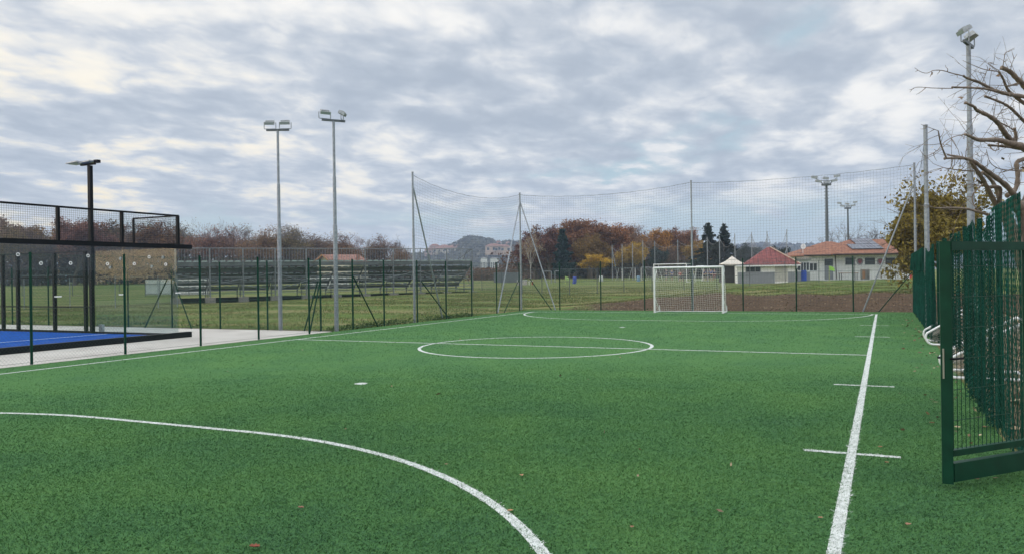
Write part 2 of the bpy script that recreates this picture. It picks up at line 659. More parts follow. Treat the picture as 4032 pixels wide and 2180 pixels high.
# ------------------------------------------------------------------ ground
def ground_mat():
    m, nt, N, L, B = nodes('field ground')
    tc = N.new('ShaderNodeTexCoord')
    sp = N.new('ShaderNodeSeparateXYZ')
    L.new(tc.outputs['Object'], sp.inputs[0])

    def noise(scale, detail=6, rough=0.55, vec=None):
        n = N.new('ShaderNodeTexNoise')
        n.inputs['Scale'].default_value = scale
        n.inputs['Detail'].default_value = detail
        n.inputs['Roughness'].default_value = rough
        L.new(vec or tc.outputs['Object'], n.inputs['Vector'])
        return n.outputs['Fac']

    def mr(v, a, b, c=0, d=1):
        n = N.new('ShaderNodeMapRange')
        n.interpolation_type = 'SMOOTHSTEP'
        for k, q in zip(('From Min', 'From Max', 'To Min', 'To Max'), (a, b, c, d)):
            n.inputs[k].default_value = q
        L.new(v, n.inputs['Value'])
        return n.outputs['Result']

    def mul(a, b, op='MULTIPLY'):
        n = N.new('ShaderNodeMath')
        n.operation = op
        for i, v in enumerate((a, b)):
            if isinstance(v, (int, float)):
                n.inputs[i].default_value = v
            else:
                L.new(v, n.inputs[i])
        return n.outputs[0]

    def mix(f, a, b):
        n = N.new('ShaderNodeMix')
        n.data_type = 'RGBA'
        for key, v in (('Factor', f), ('A', a), ('B', b)):
            if isinstance(v, tuple):
                n.inputs[key].default_value = v + (1,)
            elif isinstance(v, (int, float)):
                n.inputs[key].default_value = v
            else:
                L.new(v, n.inputs[key])
        return n.outputs['Result']

    rp = ramp(N, [(0.3, (0.055, 0.088, 0.02)), (0.5, (0.092, 0.135, 0.03)), (0.68, (0.14, 0.175, 0.045))])
    L.new(noise(1.4, 10, 0.7), rp.inputs['Fac'])
    col = rp.outputs['Color']
    # dry straw patches, drawn out along the mowing direction
    mp = N.new('ShaderNodeMapping')
    mp.vector_type = 'TEXTURE'
    mp.inputs['Rotation'].default_value = (0, 0, R(25.4))
    mp.inputs['Scale'].default_value = (7, 1, 1)
    L.new(tc.outputs['Object'], mp.inputs['Vector'])
    st = mr(noise(0.33, 7, 0.6, mp.outputs['Vector']), 0.46, 0.6)
    fine = mr(noise(6, 6, 0.7), 0.35, 0.65)
    col = mix(mul(mul(st, 0.8), mr(noise(2.5, 6, 0.7), 0.3, 0.6)), col, (0.27, 0.215, 0.11))
    # worn soil
    so_ = mr(noise(0.5, 8, 0.65), 0.60, 0.72)
    col = mix(mul(so_, 0.6), col, (0.13, 0.09, 0.06))
    # bare soil bank behind the far fence
    yb = sp.outputs[1]
    w = mul(noise(0.9, 8, 0.7), 3.0)
    bank = mul(mr(mul(yb, w, 'ADD'), 24.7, 23.9), mr(yb, 19.0, 19.2))
    bank = mul(bank, mr(mul(sp.outputs[0], mul(noise(0.6, 5), 4.0), 'ADD'), -5.5, -2.5))
    sr = ramp(N, [(0.3, (0.06, 0.042, 0.03)), (0.55, (0.11, 0.072, 0.046)), (0.75, (0.19, 0.13, 0.085))])
    L.new(mul(mul(noise(5.5, 9, 0.75), 0.7), mul(noise(0.7, 6, 0.6), 0.3), 'ADD'), sr.inputs['Fac'])
    col = mix(bank, col, sr.outputs['Color'])
    # dirt behind the right-hand fence
    rt = mul(mr(sp.outputs[0], 9.1, 9.3), mr(yb, 19.6, 18.8))
    col = mix(mul(rt, 0.85), col, (0.12, 0.085, 0.06))
    # strip of dirt at the foot of the pad
    pd = mul(mr(mul(yb, mul(noise(1.5, 5), 0.7), 'ADD'), 4.15, 3.75), mr(sp.outputs[0], -8.8, -9.0))
    col = mix(mul(pd, 0.75), col, (0.1, 0.075, 0.05))
    L.new(col, B.inputs['Base Color'])
    B.inputs['Roughness'].default_value = 0.95
    B.inputs['Specular IOR Level'].default_value = 0.1
    b = N.new('ShaderNodeBump')
    b.inputs['Strength'].default_value = 0.9
    b.inputs['Distance'].default_value = 0.12
    L.new(mul(noise(7, 8, 0.7), noise(1.3, 6)), b.inputs['Height'])
    L.new(b.outputs['Normal'], B.inputs['Normal'])
    return m


def grid_axis(spec):
    a = []
    for lo, hi, st in spec:
        a.append(np.arange(lo, hi, st))
    return np.concatenate(a)


gx = grid_axis([(-3200, -600, 130), (-600, -120, 24), (-120, -44, 4), (-44, -12, 1.0), (-12, 12, 0.4), (12, 40, 2), (40, 200, 16), (200, 3000, 140)])
gy = grid_axis([(-500, -60, 40), (-60, -26, 6), (-26, 2, 1.5), (2, 26, 0.35), (26, 70, 1.5), (70, 200, 8), (200, 600, 25), (600, 4200, 150)])
gx = np.sort(np.concatenate([gx, [-9.26, -9.0, 9.24, 9.26, -8.5]]))
gy = np.sort(np.concatenate([gy, [3.04, 3.06, 19.29, 19.31]]))
XX, YY = np.meshgrid(gx, gy)
ZZ = terrain(XX, YY)
nx, ny = len(gx), len(gy)
ii = (np.arange(ny - 1)[:, None] * nx + np.arange(nx - 1)[None]).ravel()
tag(np_mesh('field_ground', np.stack([XX, YY, ZZ], -1).reshape(-1, 3), np.stack([ii, ii + 1, ii + nx + 1, ii + nx], 1), ground_mat(), smooth=True), kind='structure')


def pad_mat():
    m, nt, N, L, B = nodes('pale concrete')
    tc = N.new('ShaderNodeTexCoord')
    n = N.new('ShaderNodeTexNoise')
    n.inputs['Scale'].default_value = 0.7
    n.inputs['Detail'].default_value = 9
    n.inputs['Roughness'].default_value = 0.6
    L.new(tc.outputs['Object'], n.inputs['Vector'])
    rp = ramp(N, [(0.3, (0.33, 0.3, 0.265)), (0.5, (0.45, 0.415, 0.37)), (0.7, (0.52, 0.49, 0.44))])
    L.new(n.outputs['Fac'], rp.inputs['Fac'])
    L.new(rp.outputs['Color'], B.inputs['Base Color'])
    B.inputs['Roughness'].default_value = 0.85
    return m


mb = MB()
mb.box((-34.0, -20.45, -0.05), (50.4, 47.1, 0.1))      # x -59.2..-8.8, y -44..3.1
tag(mb.build('concrete_pad', pad_mat()), kind='structure')

# ------------------------------------------------------------------ artificial turf
HW, HL = 7.72, 17.18
TX0, TX1, TY0, TY1 = -8.74, 9.08, -26.0, 19.16
LW = 0.085
POST = 1.58


def turf_mat():
    m, nt, N, L, B = nodes('artificial turf')
    tc = N.new('ShaderNodeTexCoord')

    def noise(scale, detail=5, rough=0.55, vec=None):
        n = N.new('ShaderNodeTexNoise')
        n.inputs['Scale'].default_value = scale
        n.inputs['Detail'].default_value = detail
        n.inputs['Roughness'].default_value = rough
        L.new(vec or tc.outputs['Object'], n.inputs['Vector'])
        return n.outputs['Fac']

    rp = ramp(N, [(0.28, (0.034, 0.094, 0.043)), (0.5, (0.058, 0.152, 0.047)), (0.72, (0.09, 0.2, 0.052))])
    mx = N.new('ShaderNodeMath')
    mx.operation = 'MULTIPLY_ADD'
    L.new(noise(75, 4, 0.7), mx.inputs[0])
    mx.inputs[1].default_value = 0.4
    m2 = N.new('ShaderNodeMath')
    m2.operation = 'MULTIPLY_ADD'
    L.new(noise(0.55, 8, 0.62), m2.inputs[0])
    m2.inputs[1].default_value = 0.5
    m3 = N.new('ShaderNodeMath')
    m3.operation = 'MULTIPLY_ADD'
    sm = N.new('ShaderNodeMapping')
    sm.inputs['Scale'].default_value = (1, 2.2, 1)
    sm.inputs['Rotation'].default_value = (0, 0, R(20))
    L.new(tc.outputs['Object'], sm.inputs['Vector'])
    L.new(noise(4.5, 9, 0.75, sm.outputs['Vector']), m3.inputs[0])
    m3.inputs[1].default_value = 0.45
    m3.inputs[2].default_value = -0.13
    L.new(m3.outputs[0], m2.inputs[2])
    L.new(m2.outputs[0], mx.inputs[2])
    L.new(mx.outputs[0], rp.inputs['Fac'])
    L.new(rp.outputs['Color'], B.inputs['Base Color'])
    B.inputs['Roughness'].default_value = 0.8
    B.inputs['Specular IOR Level'].default_value = 0.1
    b = N.new('ShaderNodeBump')
    b.inputs['Strength'].default_value = 0.8
    b.inputs['Distance'].default_value = 0.03
    L.new(noise(55, 4, 0.7), b.inputs['Height'])
    L.new(b.outputs['Normal'], B.inputs['Normal'])
    return m


def blade_mat(name, white):
    m, nt, N, L, B = nodes(name)
    g = N.new('ShaderNodeNewGeometry')
    if white:
        rp = ramp(N, [(0, (0.4, 0.43, 0.4)), (0.4, (0.62, 0.64, 0.61)), (1, (0.76, 0.77, 0.75))])
        L.new(g.outputs['Random Per Island'], rp.inputs['Fac'])
        out = rp.outputs['Color']
    else:
        n = N.new('ShaderNodeTexNoise')
        n.inputs['Scale'].default_value = 0.55
        n.inputs['Detail'].default_value = 8
        n.inputs['Roughness'].default_value = 0.62
        tc = N.new('ShaderNodeTexCoord')
        L.new(tc.outputs['Object'], n.inputs['Vector'])
        a = N.new('ShaderNodeMath')
        a.operation = 'MULTIPLY_ADD'
        L.new(n.outputs['Fac'], a.inputs[0])
        a.inputs[1].default_value = 1.05
        a.inputs[2].default_value = -0.16
        a2 = N.new('ShaderNodeMath')
        a2.operation = 'MULTIPLY_ADD'
        L.new(g.outputs['Random Per Island'], a2.inputs[0])
        a2.inputs[1].default_value = 0.36
        L.new(a.outputs[0], a2.inputs[2])
        rp = ramp(N, [(0.1, (0.042, 0.104, 0.06)), (0.4, (0.058, 0.15, 0.06)), (0.7, (0.09, 0.198, 0.058)), (1.0, (0.135, 0.24, 0.08))])
        L.new(a2.outputs[0], rp.inputs['Fac'])
        out = rp.outputs['Color']
    L.new(out, B.inputs['Base Color'])
    B.inputs['Roughness'].default_value = 0.7
    B.inputs['Specular IOR Level'].default_value = 0.1
    return m


TURF = turf_mat()
BLADE = blade_mat('turf fibre', False)
LINEF = blade_mat('white turf fibre', True)


def line_mat():
    m, nt, N, L, B = nodes('worn white line')
    tc = N.new('ShaderNodeTexCoord')
    out = []
    for sc_, lo, hi in ((170.0, 0.36, 0.5), (9.0, 0.3, 0.46)):
        n = N.new('ShaderNodeTexNoise')
        n.inputs['Scale'].default_value = sc_
        n.inputs['Detail'].default_value = 5
        n.inputs['Roughness'].default_value = 0.65
        L.new(tc.outputs['Object'], n.inputs['Vector'])
        out.append((n.outputs['Fac'], lo, hi))
    a = N.new('ShaderNodeMath')
    a.operation = 'MULTIPLY_ADD'
    L.new(out[1][0], a.inputs[0])
    a.inputs[1].default_value = 0.5
    L.new(out[0][0], a.inputs[2])
    rp = ramp(N, [(0.58, (0.09, 0.14, 0.09)), (0.7, (0.46, 0.48, 0.44)), (0.85, (0.62, 0.63, 0.6))])
    L.new(a.outputs[0], rp.inputs['Fac'])
    L.new(rp.outputs['Color'], B.inputs['Base Color'])
    B.inputs['Roughness'].default_value = 0.8
    return m


LINES_ = line_mat()
mb = MB()
mb.box(((TX0 + TX1) / 2, (TY0 + TY1) / 2, -0.02), (TX1 - TX0, TY1 - TY0, 0.04))
tag(mb.build('pitch', TURF), kind='structure')


def ring(cx, cy, ro, a0, a1, n=96):
    v, f = [], []
    for i in range(n + 1):
        a = a0 + (a1 - a0) * i / n
        for r_ in (ro - LW, ro):
            v.append((cx + r_ * math.cos(a), cy + r_ * math.sin(a)))
    for i in range(n):
        f.append((2 * i, 2 * i + 1, 2 * i + 3, 2 * i + 2))
    return v, f


def rect(x0, y0, x1, y1):
    # cut into short lengths so the strip stays even
    return [(x0, y0), (x1, y0), (x1, y1), (x0, y1)], [(0, 1, 2, 3)]


LINES = []          # name, sheet, mask(x, y)


def add_rect(name, x0, y0, x1, y1):
    LINES.append((name, rect(x0, y0, x1, y1), lambda x, y: (x > x0) & (x < x1) & (y > y0) & (y < y1)))


def add_ring(name, cx, cy, ro, a0, a1):
    def mk(x, y):
        rr = np.hypot(x - cx, y - cy)
        an = np.arctan2(y - cy, x - cx)
        an = np.where(an < a0 - 1e-6, an + 2 * math.pi, an)
        return (rr < ro) & (rr > ro - LW) & (an >= a0) & (an <= a1)
    LINES.append((name, ring(cx, cy, ro, a0, a1), mk))


add_rect('touchline', HW - LW, -HL - 0.0, HW, HL)
add_rect('touchline', -HW, -HL, -HW + LW, HL)
add_rect('goal_line', -HW + LW, HL - LW, HW - LW, HL)
add_rect('goal_line', -HW + LW, -HL, HW - LW, -HL + LW)
add_rect('halfway_line', -HW + LW, -LW / 2, HW - LW, LW / 2)
add_ring('centre_circle', 0, 0, 2.95, 0, 2 * math.pi)
for sy, pc, RA in ((1, 1.58, 6.0), (-1, 1.25, 6.03)):
    gl = sy * HL
    q = (math.pi, 1.5 * math.pi) if sy > 0 else (0.5 * math.pi, math.pi)
    add_ring('penalty_arc', -pc, gl, RA, *q)
    q = (1.5 * math.pi, 2 * math.pi) if sy > 0 else (0, 0.5 * math.pi)
    add_ring('penalty_arc', pc, gl, RA, *q)
    yy = gl - sy * RA
    add_rect('penalty_line', -pc, min(yy, yy + sy * LW), pc, max(yy, yy + sy * LW))
for yy in (-9.84, -4.84, 5.09, 9.95):
    add_rect('substitution_mark', HW - LW / 2 - 0.43, yy - 0.04, HW - LW - 0.004, yy + 0.04)
    add_rect('substitution_mark', HW + 0.004, yy - 0.04, HW - LW / 2 + 0.43, yy + 0.04)
for yy in (-7.3, 7.3):
    def disc_mask(x, y, yy=yy):
        return np.hypot(x, y - yy) < 0.11
    vs = [(0.11 * math.cos(2 * math.pi * k / 24), yy + 0.11 * math.sin(2 * math.pi * k / 24)) for k in range(24)]
    LINES.append(('penalty_spot', (vs, [tuple(range(24))]), disc_mask))

# turf fibres in the part of the pitch near the goal end
bx, by = [], []
NB = 3600000
u = rng.uniform(0, 1, NB)
xx = rng.uniform(TX0, TX1, NB)
yy_ = rng.uniform(-19.5, 4, NB)
Dn = (xx - CAM[0]) * FH[0] + (yy_ - CAM[1]) * FH[1]
RH = np.array([FH[1], -FH[0]])
lat = (xx - CAM[0]) * RH[0] + (yy_ - CAM[1]) * RH[1]
dist = np.hypot(Dn, lat)
prob = np.clip(1.2 - dist / 13.5, 0, 1)
keep = (Dn > 2.5) & (np.abs(lat) < 0.78 * Dn + 1.2) & (u < prob)
xb, yb2 = xx[keep], yy_[keep]
nf = 330000
xf, yf = rng.uniform(TX0, TX1, nf), rng.uniform(-16, TY1 - 0.1, nf)
df = np.hypot(xf - CAM[0], yf - CAM[1])
kf = rng.uniform(0, 1, nf) < np.clip((df - 6.0) / 12.0, 0, 0.4)
xf, yf, df = xf[kf], yf[kf], df[kf]
n0 = len(xb)
xb, yb2 = np.concatenate([xb, xf]), np.concatenate([yb2, yf])
grow_ = np.concatenate([np.ones(n0), np.clip(df / 11.0, 1.0, 2.2)])
nb = len(xb)
hgt = rng.uniform(0.007, 0.016, nb) * (0.9 + 0.1 * grow_)
an = rng.uniform(0, 2 * math.pi, nb)
lean = rng.normal(0, 0.013, (nb, 2)) * (0.7 + 0.3 * grow_)[:, None] + np.array([0.006, -0.004])
wd = rng.uniform(0.0018, 0.0036, nb) * grow_
sx_, sy_ = np.cos(an) * wd, np.sin(an) * wd
z0 = np.zeros(nb)
tri = np.stack([
    np.stack([xb - sx_, yb2 - sy_, z0], 1), np.stack([xb + sx_, yb2 + sy_, z0], 1),
    np.stack([xb + sx_ * 0.5 + lean[:, 0], yb2 + sy_ * 0.5 + lean[:, 1], hgt], 1),
    np.stack([xb - sx_ * 0.5 + lean[:, 0], yb2 - sy_ * 0.5 + lean[:, 1], hgt], 1)], 1)
taken = np.zeros(nb, bool)
wear = 0.5 + 0.5 * np.sin(xb * 3.1 + 1.3 * np.sin(yb2 * 4.7)) * np.sin(yb2 * 2.3 + xb)
for name, (vs, fs), mk in LINES:
    jx, jy = rng.normal(0, 0.007, nb), rng.normal(0, 0.007, nb)
    inl = mk(xb + jx, yb2 + jy) & ~taken
    inl &= rng.uniform(0, 1, nb) < (0.72 + 0.26 * wear if name != 'penalty_arc' else 0.5 + 0.4 * wear)
    taken |= inl
    v = [(a, b, 0.004) for a, b in vs]
    mb = MB()
    mb.add(v, fs)
    mb_n = len(fs)
    tb = tri[inl]
    for k in range(len(tb)):
        pass
    if len(tb):
        base = len(mb.v)
        mb.v += [tuple(p) for p in tb.reshape(-1, 3)]
        mb.f += [tuple(base + 4 * k + j for j in range(4)) for k in range(len(tb))]
    o = mb.build(name, LINES_)
    o.data.materials.append(LINEF)
    o.data.polygons.foreach_set('material_index', [0] * mb_n + [1] * (len(mb.f) - mb_n))
    tag(o, kind='structure')
tg = tri[~taken]
tag(np_mesh('turf_fibres', tg.reshape(-1, 3), np.arange(4 * len(tg)).reshape(-1, 4), BLADE), kind='stuff')
print('turf fibres', len(tg), nb)

# ------------------------------------------------------------------ fences round the pitch
def post(mb_, x, y, z0, z1, r=0.03, n=8):
    mb_.tube((x, y, z0), (x, y, z1), r, n)
    return mb_.tube((x, y, z1 - 0.001), (x, y, z1 + 0.015), r * 1.12, n)


def fence(name, label, pts, h, posts, braces, wires, m, wm, pr=0.03, cell=0.06, wr=0.0017, zf=None):
    t = thing(name, label, 'fence', (pts[0][0], pts[0][1], 0))
    for a, b in zip(pts[:-1], pts[1:]):
        chainlink('chainlink_mesh', a, b, 0.02, h - 0.04, wm, t, cell, wr, zf)
    zz = (lambda p: 0.0) if zf is None else (lambda p: float(zf(p[0], p[1])))
    for p in posts:
        b = MB()
        post(b, p[0], p[1], zz(p) - 0.05, zz(p) + h, pr)
        b.build('post', m, t, smooth=False)
    for a, b_ in braces:
        b = MB()
        b.tube(a, b_, pr * 0.8, 6)
        b.build('brace', m, t)
    for z in wires:
        b = MB()
        for a, c in zip(pts[:-1], pts[1:]):
            n = 24
            P = [(a[0] + (c[0] - a[0]) * i / n, a[1] + (c[1] - a[1]) * i / n, z + zz((a[0] + (c[0] - a[0]) * i / n, a[1] + (c[1] - a[1]) * i / n))) for i in range(n + 1)]
            b.path(P, wr * 1.7, 4)
        b.build('tension_wire', wm, t)
    return t


FX = -8.85
fy = [-19.0, -16.65, -14.3, -11.9, -9.5, -7.17, -4.83, -2.48, -0.29, 1.99, 4.3, 6.2, 8.5, 10.78, 13.07, 15.6, 18.2]
fence('chainlink_fence', 'green chain link fence with round posts along the left touchline', [(FX, -19.5), (FX, 19.2)], 2.43,
      [(FX, y) for y in fy],
      [((FX, 4.3, 1.9), (FX + 0.03, 5.75, 0)), ((FX - 0.05, 8.9, 1.62), (FX - 0.05, 11.1, 0.0)), ((FX, 18.2, 1.6), (FX, 16.4, 0))],
      [0.05, 1.2, 2.38], GREEN, WIREG)
fence('chainlink_fence', 'green chain link fence behind the white goal at the far end', [(FX, 19.25), (9.13, 19.25)], 2.42,
      [(x, 19.25) for x in (-7.06, -4.85, -2.6, -0.3, 2.07, 4.4, 6.75)],
      [((-8.7, 19.2, 1.62), (-7.5, 19.2, 0.0)), ((9.05, 19.2, 1.68), (7.75, 19.2, 0.0))],
      [0.05, 1.2, 2.37], GREEN, WIREG)
bx_ = [-9.35, -11.7, -13.95, -16.4, -18.8, -21.2, -23.6, -26.0, -28.4, -30.8]
fence('chainlink_fence', 'green chain link fence on the grass edge behind the concrete pad', [(-9.3, 3.18), (-33.0, 3.18)], 2.42,
      [(x, 3.18) for x in bx_],
      [((-9.45, 3.18, 1.7), (-10.0, 3.1, 0.0)), ((-9.2, 3.05, 1.9), (-9.3, 2.55, 0.0)), ((-16.5, 3.1, 1.9), (-17.6, 2.95, 0.0)), ((-16.3, 3.15, 1.9), (-15.2, 3.0, 0.0))],
      [0.05, 1.2, 2.37], GREEN, WIREG)

# right-hand fence: posts, wires and windbreak nets gathered like curtains
RX = 9.13
rf = thing('net_fence', 'green post fence hung with gathered green windbreak net beside the open gate', 'fence', (RX, -9.9, 0))
for y in (-10.02, -7.85, -5.93, -3.8, -1.1, 1.05, 3.2, 5.3, 9.5, 11.7, 13.9, 16.1, 18.3):
    b = MB()
    b.box((RX + 0.02, y, 1.225), (0.06, 0.06, 2.45))
    b.build('post', GREEN, rf)
for z in (0.1, 1.25, 2.4):
    b = MB()
    b.tube((RX, -10.0, z), (RX, 19.2, z), 0.003, 4)
    b.build('tension_wire', WIREG, rf)


def drape(y0, y1, top, cell, r, amp, wl, seed, x=RX - 0.04, zbot=0.03, full=1.7):
    """net hung in folds: cords of a square net turned on its corner, over a wavy sheet"""
    rg = np.random.default_rng(seed)
    Ln = abs(y1 - y0)
    k1, k2, k3 = 2 * math.pi / wl, 2 * math.pi / (wl * 0.41), 2 * math.pi / (wl * 0.19)
    p1, p2, p3 = rg.uniform(0, 6, 3)

    def surf(s, q):
        # s metres along, q 0..1 up
        tp = top(s / Ln) if callable(top) else top
        zz = zbot + (tp - zbot) * q
        w = 0.25 + 0.75 * (1 - q) ** 0.6
        ff = np.sin(k1 * s + p1 + 0.7 * np.sin(2 * q + p2)) * 0.55 + np.sin(k2 * s + p2 + 1.2 * q) * 0.35 + np.sin(k3 * s + p3) * 0.2
        gg = np.cos(k2 * s + p1 + q) * 0.5 + np.cos(k3 * s + p2 - q) * 0.5
        X = x - amp * w * ff * 1.0 - amp * 0.4
        Y = y0 + (y1 - y0) * s / Ln + amp * 0.8 * w * gg
        return np.stack([X, Y, zz + 0 * X], -1)

    nu = max(6, int(Ln * full / cell))
    nv = max(6, int(2.3 / cell))
    U, V = np.meshgrid(np.arange(nu + 1), np.arange(nv + 1), indexing='ij')
    su = (U + 0.5 * (V % 2)) * Ln / (nu + 0.5) + rg.normal(0, 0.1 * Ln / nu, U.shape)
    pts = surf(np.clip(su, 0, Ln), V / nv)
    segs = []
    for v in range(nv):
        o = v % 2
        for d in (0, 1):
            a = pts[0:nu + 1, v]
            j = np.arange(nu + 1) + (d - 1 + o)
            ok = (j >= 0) & (j <= nu)
            segs.append(np.stack([a[ok], pts[j[ok], v + 1]], 1))
    tw = pts[:, -1]
    segs.append(np.stack([tw[:-1], tw[1:]], 1))
    v, f = prisms(np.concatenate(segs), r)
    return np_mesh('windbreak_net', v, f, DRAPE, rf)


drape(-9.98, -7.85, 2.45, 0.05, 0.0024, 0.03, 0.9, 1, full=1.25)
drape(-7.85, -5.93, lambda t: 2.42 - 0.2 * np.sin(np.pi * t), 0.05, 0.0024, 0.035, 0.8, 2, full=1.25)
drape(-5.93, -4.9, lambda t: 2.44 - 0.1 * t, 0.05, 0.0026, 0.045, 0.5, 3, full=1.35)
for i, (y, zb_) in enumerate(((-7.95, 0.03), (-7.0, 0.03), (-5.85, 0.03), (-5.2, 0.25), (-4.05, 0.5), (-3.45, 0.5), (-1.1, 0.4), (3.25, 0.1))):
    drape(y - 0.1, y + 0.1, 2.36, 0.034, 0.0042, 0.075, 0.16, 30 + i, RX - 0.05, zb_)
drape(3.3, 7.2, lambda t: 2.4 - 0.16 * np.sin(np.pi * t), 0.06, 0.004, 0.08, 0.8, 20)
drape(7.3, 18.9, 2.4, 0.08, 0.0055, 0.05, 1.3, 21, RX - 0.02)
drape(7.3, 18.9, 2.42, 0.08, 0.006, 0.06, 1.1, 22, RX - 0.1, 1.75)

# open gate
gt = thing('metal_gate', 'open dark green metal gate with welded mesh at the right edge', 'gate', (9.12, -10.1, 0))
g0, g1 = np.array([8.43, -10.9, 0]), np.array([9.1, -10.12, 0])
gd = (g1 - g0) / np.linalg.norm(g1 - g0)


def gp(s, z):
    return g0 + gd * s + np.array([0, 0, z])


GLn = float(np.linalg.norm(g1 - g0))
b = MB()
b.beam(gp(0.0, 0.05), gp(0.0, 2.0), 0.06, 0.08)
b.build('stile', GREEND, gt)
b = MB()
b.beam(gp(GLn, 0.05), gp(GLn, 2.0), 0.06, 0.08)
b.build('stile', GREEND, gt)
b = MB()
b.beam(gp(0.042, 1.965), gp(GLn - 0.042, 1.965), 0.06, 0.07)
b.build('top_rail', GREEND, gt)
b = MB()
b.beam(gp(0.042, 0.29), gp(GLn - 0.042, 0.29), 0.05, 0.05)
b.build('bottom_rail', GREEND, gt)
b = MB()
b.beam(gp(0.042, 0.135), gp(GLn - 0.042, 0.135), 0.06, 0.15)
b.build('kick_rail', GREEND, gt)
b = MB()
s = 0.075
while s < GLn - 0.05:
    b.tube(gp(s, 0.315), gp(s, 1.93), 0.0033, 5)
    s += 0.05
for z in np.arange(0.55, 1.9, 0.25):
    b.tube(gp(0.04, z), gp(GLn - 0.04, z), 0.003, 5)
b.build('welded_mesh', GREEND, gt)
b = MB()
fr = np.array([gd[1], -gd[0], 0])
b.beam(gp(-0.034, 0.9) - fr * 0.0, gp(-0.034, 1.14), 0.03, 0.012)
b.build('lock_plate', mat('brushed steel', (0.5, 0.48, 0.42), 0.35, 0.8, 0.1), gt)
b = MB()
for sgn in (1, -1):
    b.tube(gp(0.0, 1.06) + fr * sgn * 0.03, gp(0.0, 1.06) + fr * sgn * 0.075, 0.009, 8)
    b.tube(gp(0.0, 1.06) + fr * sgn * 0.07, gp(0.11, 1.06) + fr * sgn * 0.07, 0.009, 8)
b.build('handle', BLACK, gt)

# ------------------------------------------------------------------ ball stop net
bn = thing('ball_stop_net', 'tall grey ball stop net on galvanised poles around the far end', 'net', (-9.28, 18.9, 0))
NP = [np.array(p) for p in ((-9.13, 8.73, 5.98), (-9.28, 19.35, 6.1), (-0.29, 19.4, 6.17), (9.2, 19.4, 6.3), (9.1, 7.16, 5.87))]


def step_pole(p, r):
    b = MB()
    b.path([(p[0], p[1], -0.05), (p[0], p[1], p[2] * 0.62), (p[0], p[1], p[2] * 0.625), (p[0], p[1], p[2])], [r, r, r * 0.8, r * 0.8], 10)
    b.tube((p[0], p[1], p[2]), (p[0], p[1], p[2] + 0.03), r * 0.95, 10)
    return b.build('pole', STEEL, bn, smooth=False)


for p, r in zip(NP, (0.05, 0.05, 0.048, 0.055, 0.07)):
    step_pole(p, r)
for a, c in (((-9.13, 8.76, 5.4), (-9.2, 11.05, 0)), ((-9.27, 19.3, 5.6), (-9.1, 16.2, 0)), ((-9.25, 19.35, 5.6), (-7.25, 19.1, 0)), ((9.15, 19.4, 5.4), (7.13, 19.4, 0))):
    b = MB()
    b.tube(a, c, 0.032, 8)
    b.build('brace', STEEL, bn)


def netting(a, c, sag, cell=0.125, r=0.0024, zb=0.25, cols=None):
    a, c = np.asarray(a, float), np.asarray(c, float)
    Lg = float(np.linalg.norm((c - a)[:2]))
    nu, nv = cols or int(Lg / cell), int(a[2] / cell)
    nstep = max(10, nu // 4)

    def pt(t, q):
        base = a[:2] + (c - a)[:2] * t[..., None]
        top = a[2] + (c[2] - a[2]) * t - sag * (4 * t * (1 - t)) ** 0.9
        z = zb + (top - zb) * q + 0.01 * np.sin(t * 60 + q * 9)
        return np.concatenate([base, z[..., None]], -1)
    segs = []
    for k in range(nv + 1):
        t = np.linspace(0, 1, nstep + 1)
        P = pt(t, np.full_like(t, k / nv))
        segs.append(np.stack([P[:-1], P[1:]], 1))
    t = np.linspace(0, 1, nu + 1)
    q = np.linspace(0, 1, 9)
    for i in range(8):
        segs.append(np.stack([pt(t, np.full_like(t, q[i])), pt(t, np.full_like(t, q[i + 1]))], 1))
    v, f = prisms(np.concatenate(segs), r)
    t = np.linspace(0, 1, 40)
    return v, f, pt(t, np.full_like(t, 1.0))


for i, (sag, c_) in enumerate(((0.5, 0.125), (0.3, 0.13), (0.16, 0.13), (0.75, 0.16))):
    a, c = NP[i] - np.array([0, 0, 0.08]), NP[i + 1] - np.array([0, 0, 0.05])
    v, f, top = netting(a, c, sag, c_, cols=7 if i == 3 else None)
    np_mesh('netting', v, f, NETG, bn)
    b = MB()
    b.path(top, 0.006, 5)
    b.build('top_rope', ROPE, bn)

# ------------------------------------------------------------------ goal on the pitch
gl = thing('football_goal', 'white football goal with white net at the far end of the turf pitch', 'goal', (0, HL, 0))
yg = HL - 0.04
GH = 2.0
for sx in (-1, 1):
    b = MB()
    b.tube((sx * 1.54, yg, 0), (sx * 1.54, yg, GH + 0.08), 0.042, 12)
    b.build('goalpost', WHITE, gl, smooth=False)
b = MB()
b.tube((-1.58, yg, GH + 0.04), (1.58, yg, GH + 0.04), 0.042, 12)
b.build('crossbar', WHITE, gl)
for sx in (-1, 1):
    x = sx * 1.54
    b = MB()
    b.path([(x, yg, 2.03), (x, yg + 0.3, 2.03), (x, yg + 0.4, 1.93), (x, yg + 0.4, 1.8)], 0.016, 8)
    b.tube((x, yg + 0.37, 1.9), (x, yg + 0.03, 1.35), 0.014, 6)
    b.build('net_hanger', WHITE, gl)
    b = MB()
    b.path([(x, yg, 0.03), (x, yg + 0.85, 0.03), (x, yg + 0.92, 0.06), (x, yg + 0.88, 0.3)], 0.02, 8)
    b.tube((x, yg + 0.04, 0.75), (x, yg + 0.85, 0.05), 0.012, 6)
    b.build('ground_bar', WHITE, gl)
b = MB()
b.tube((-1.54, yg + 0.9, 0.04), (1.54, yg + 0.9, 0.04), 0.016, 6)
b.build('rear_bar', WHITE, gl)


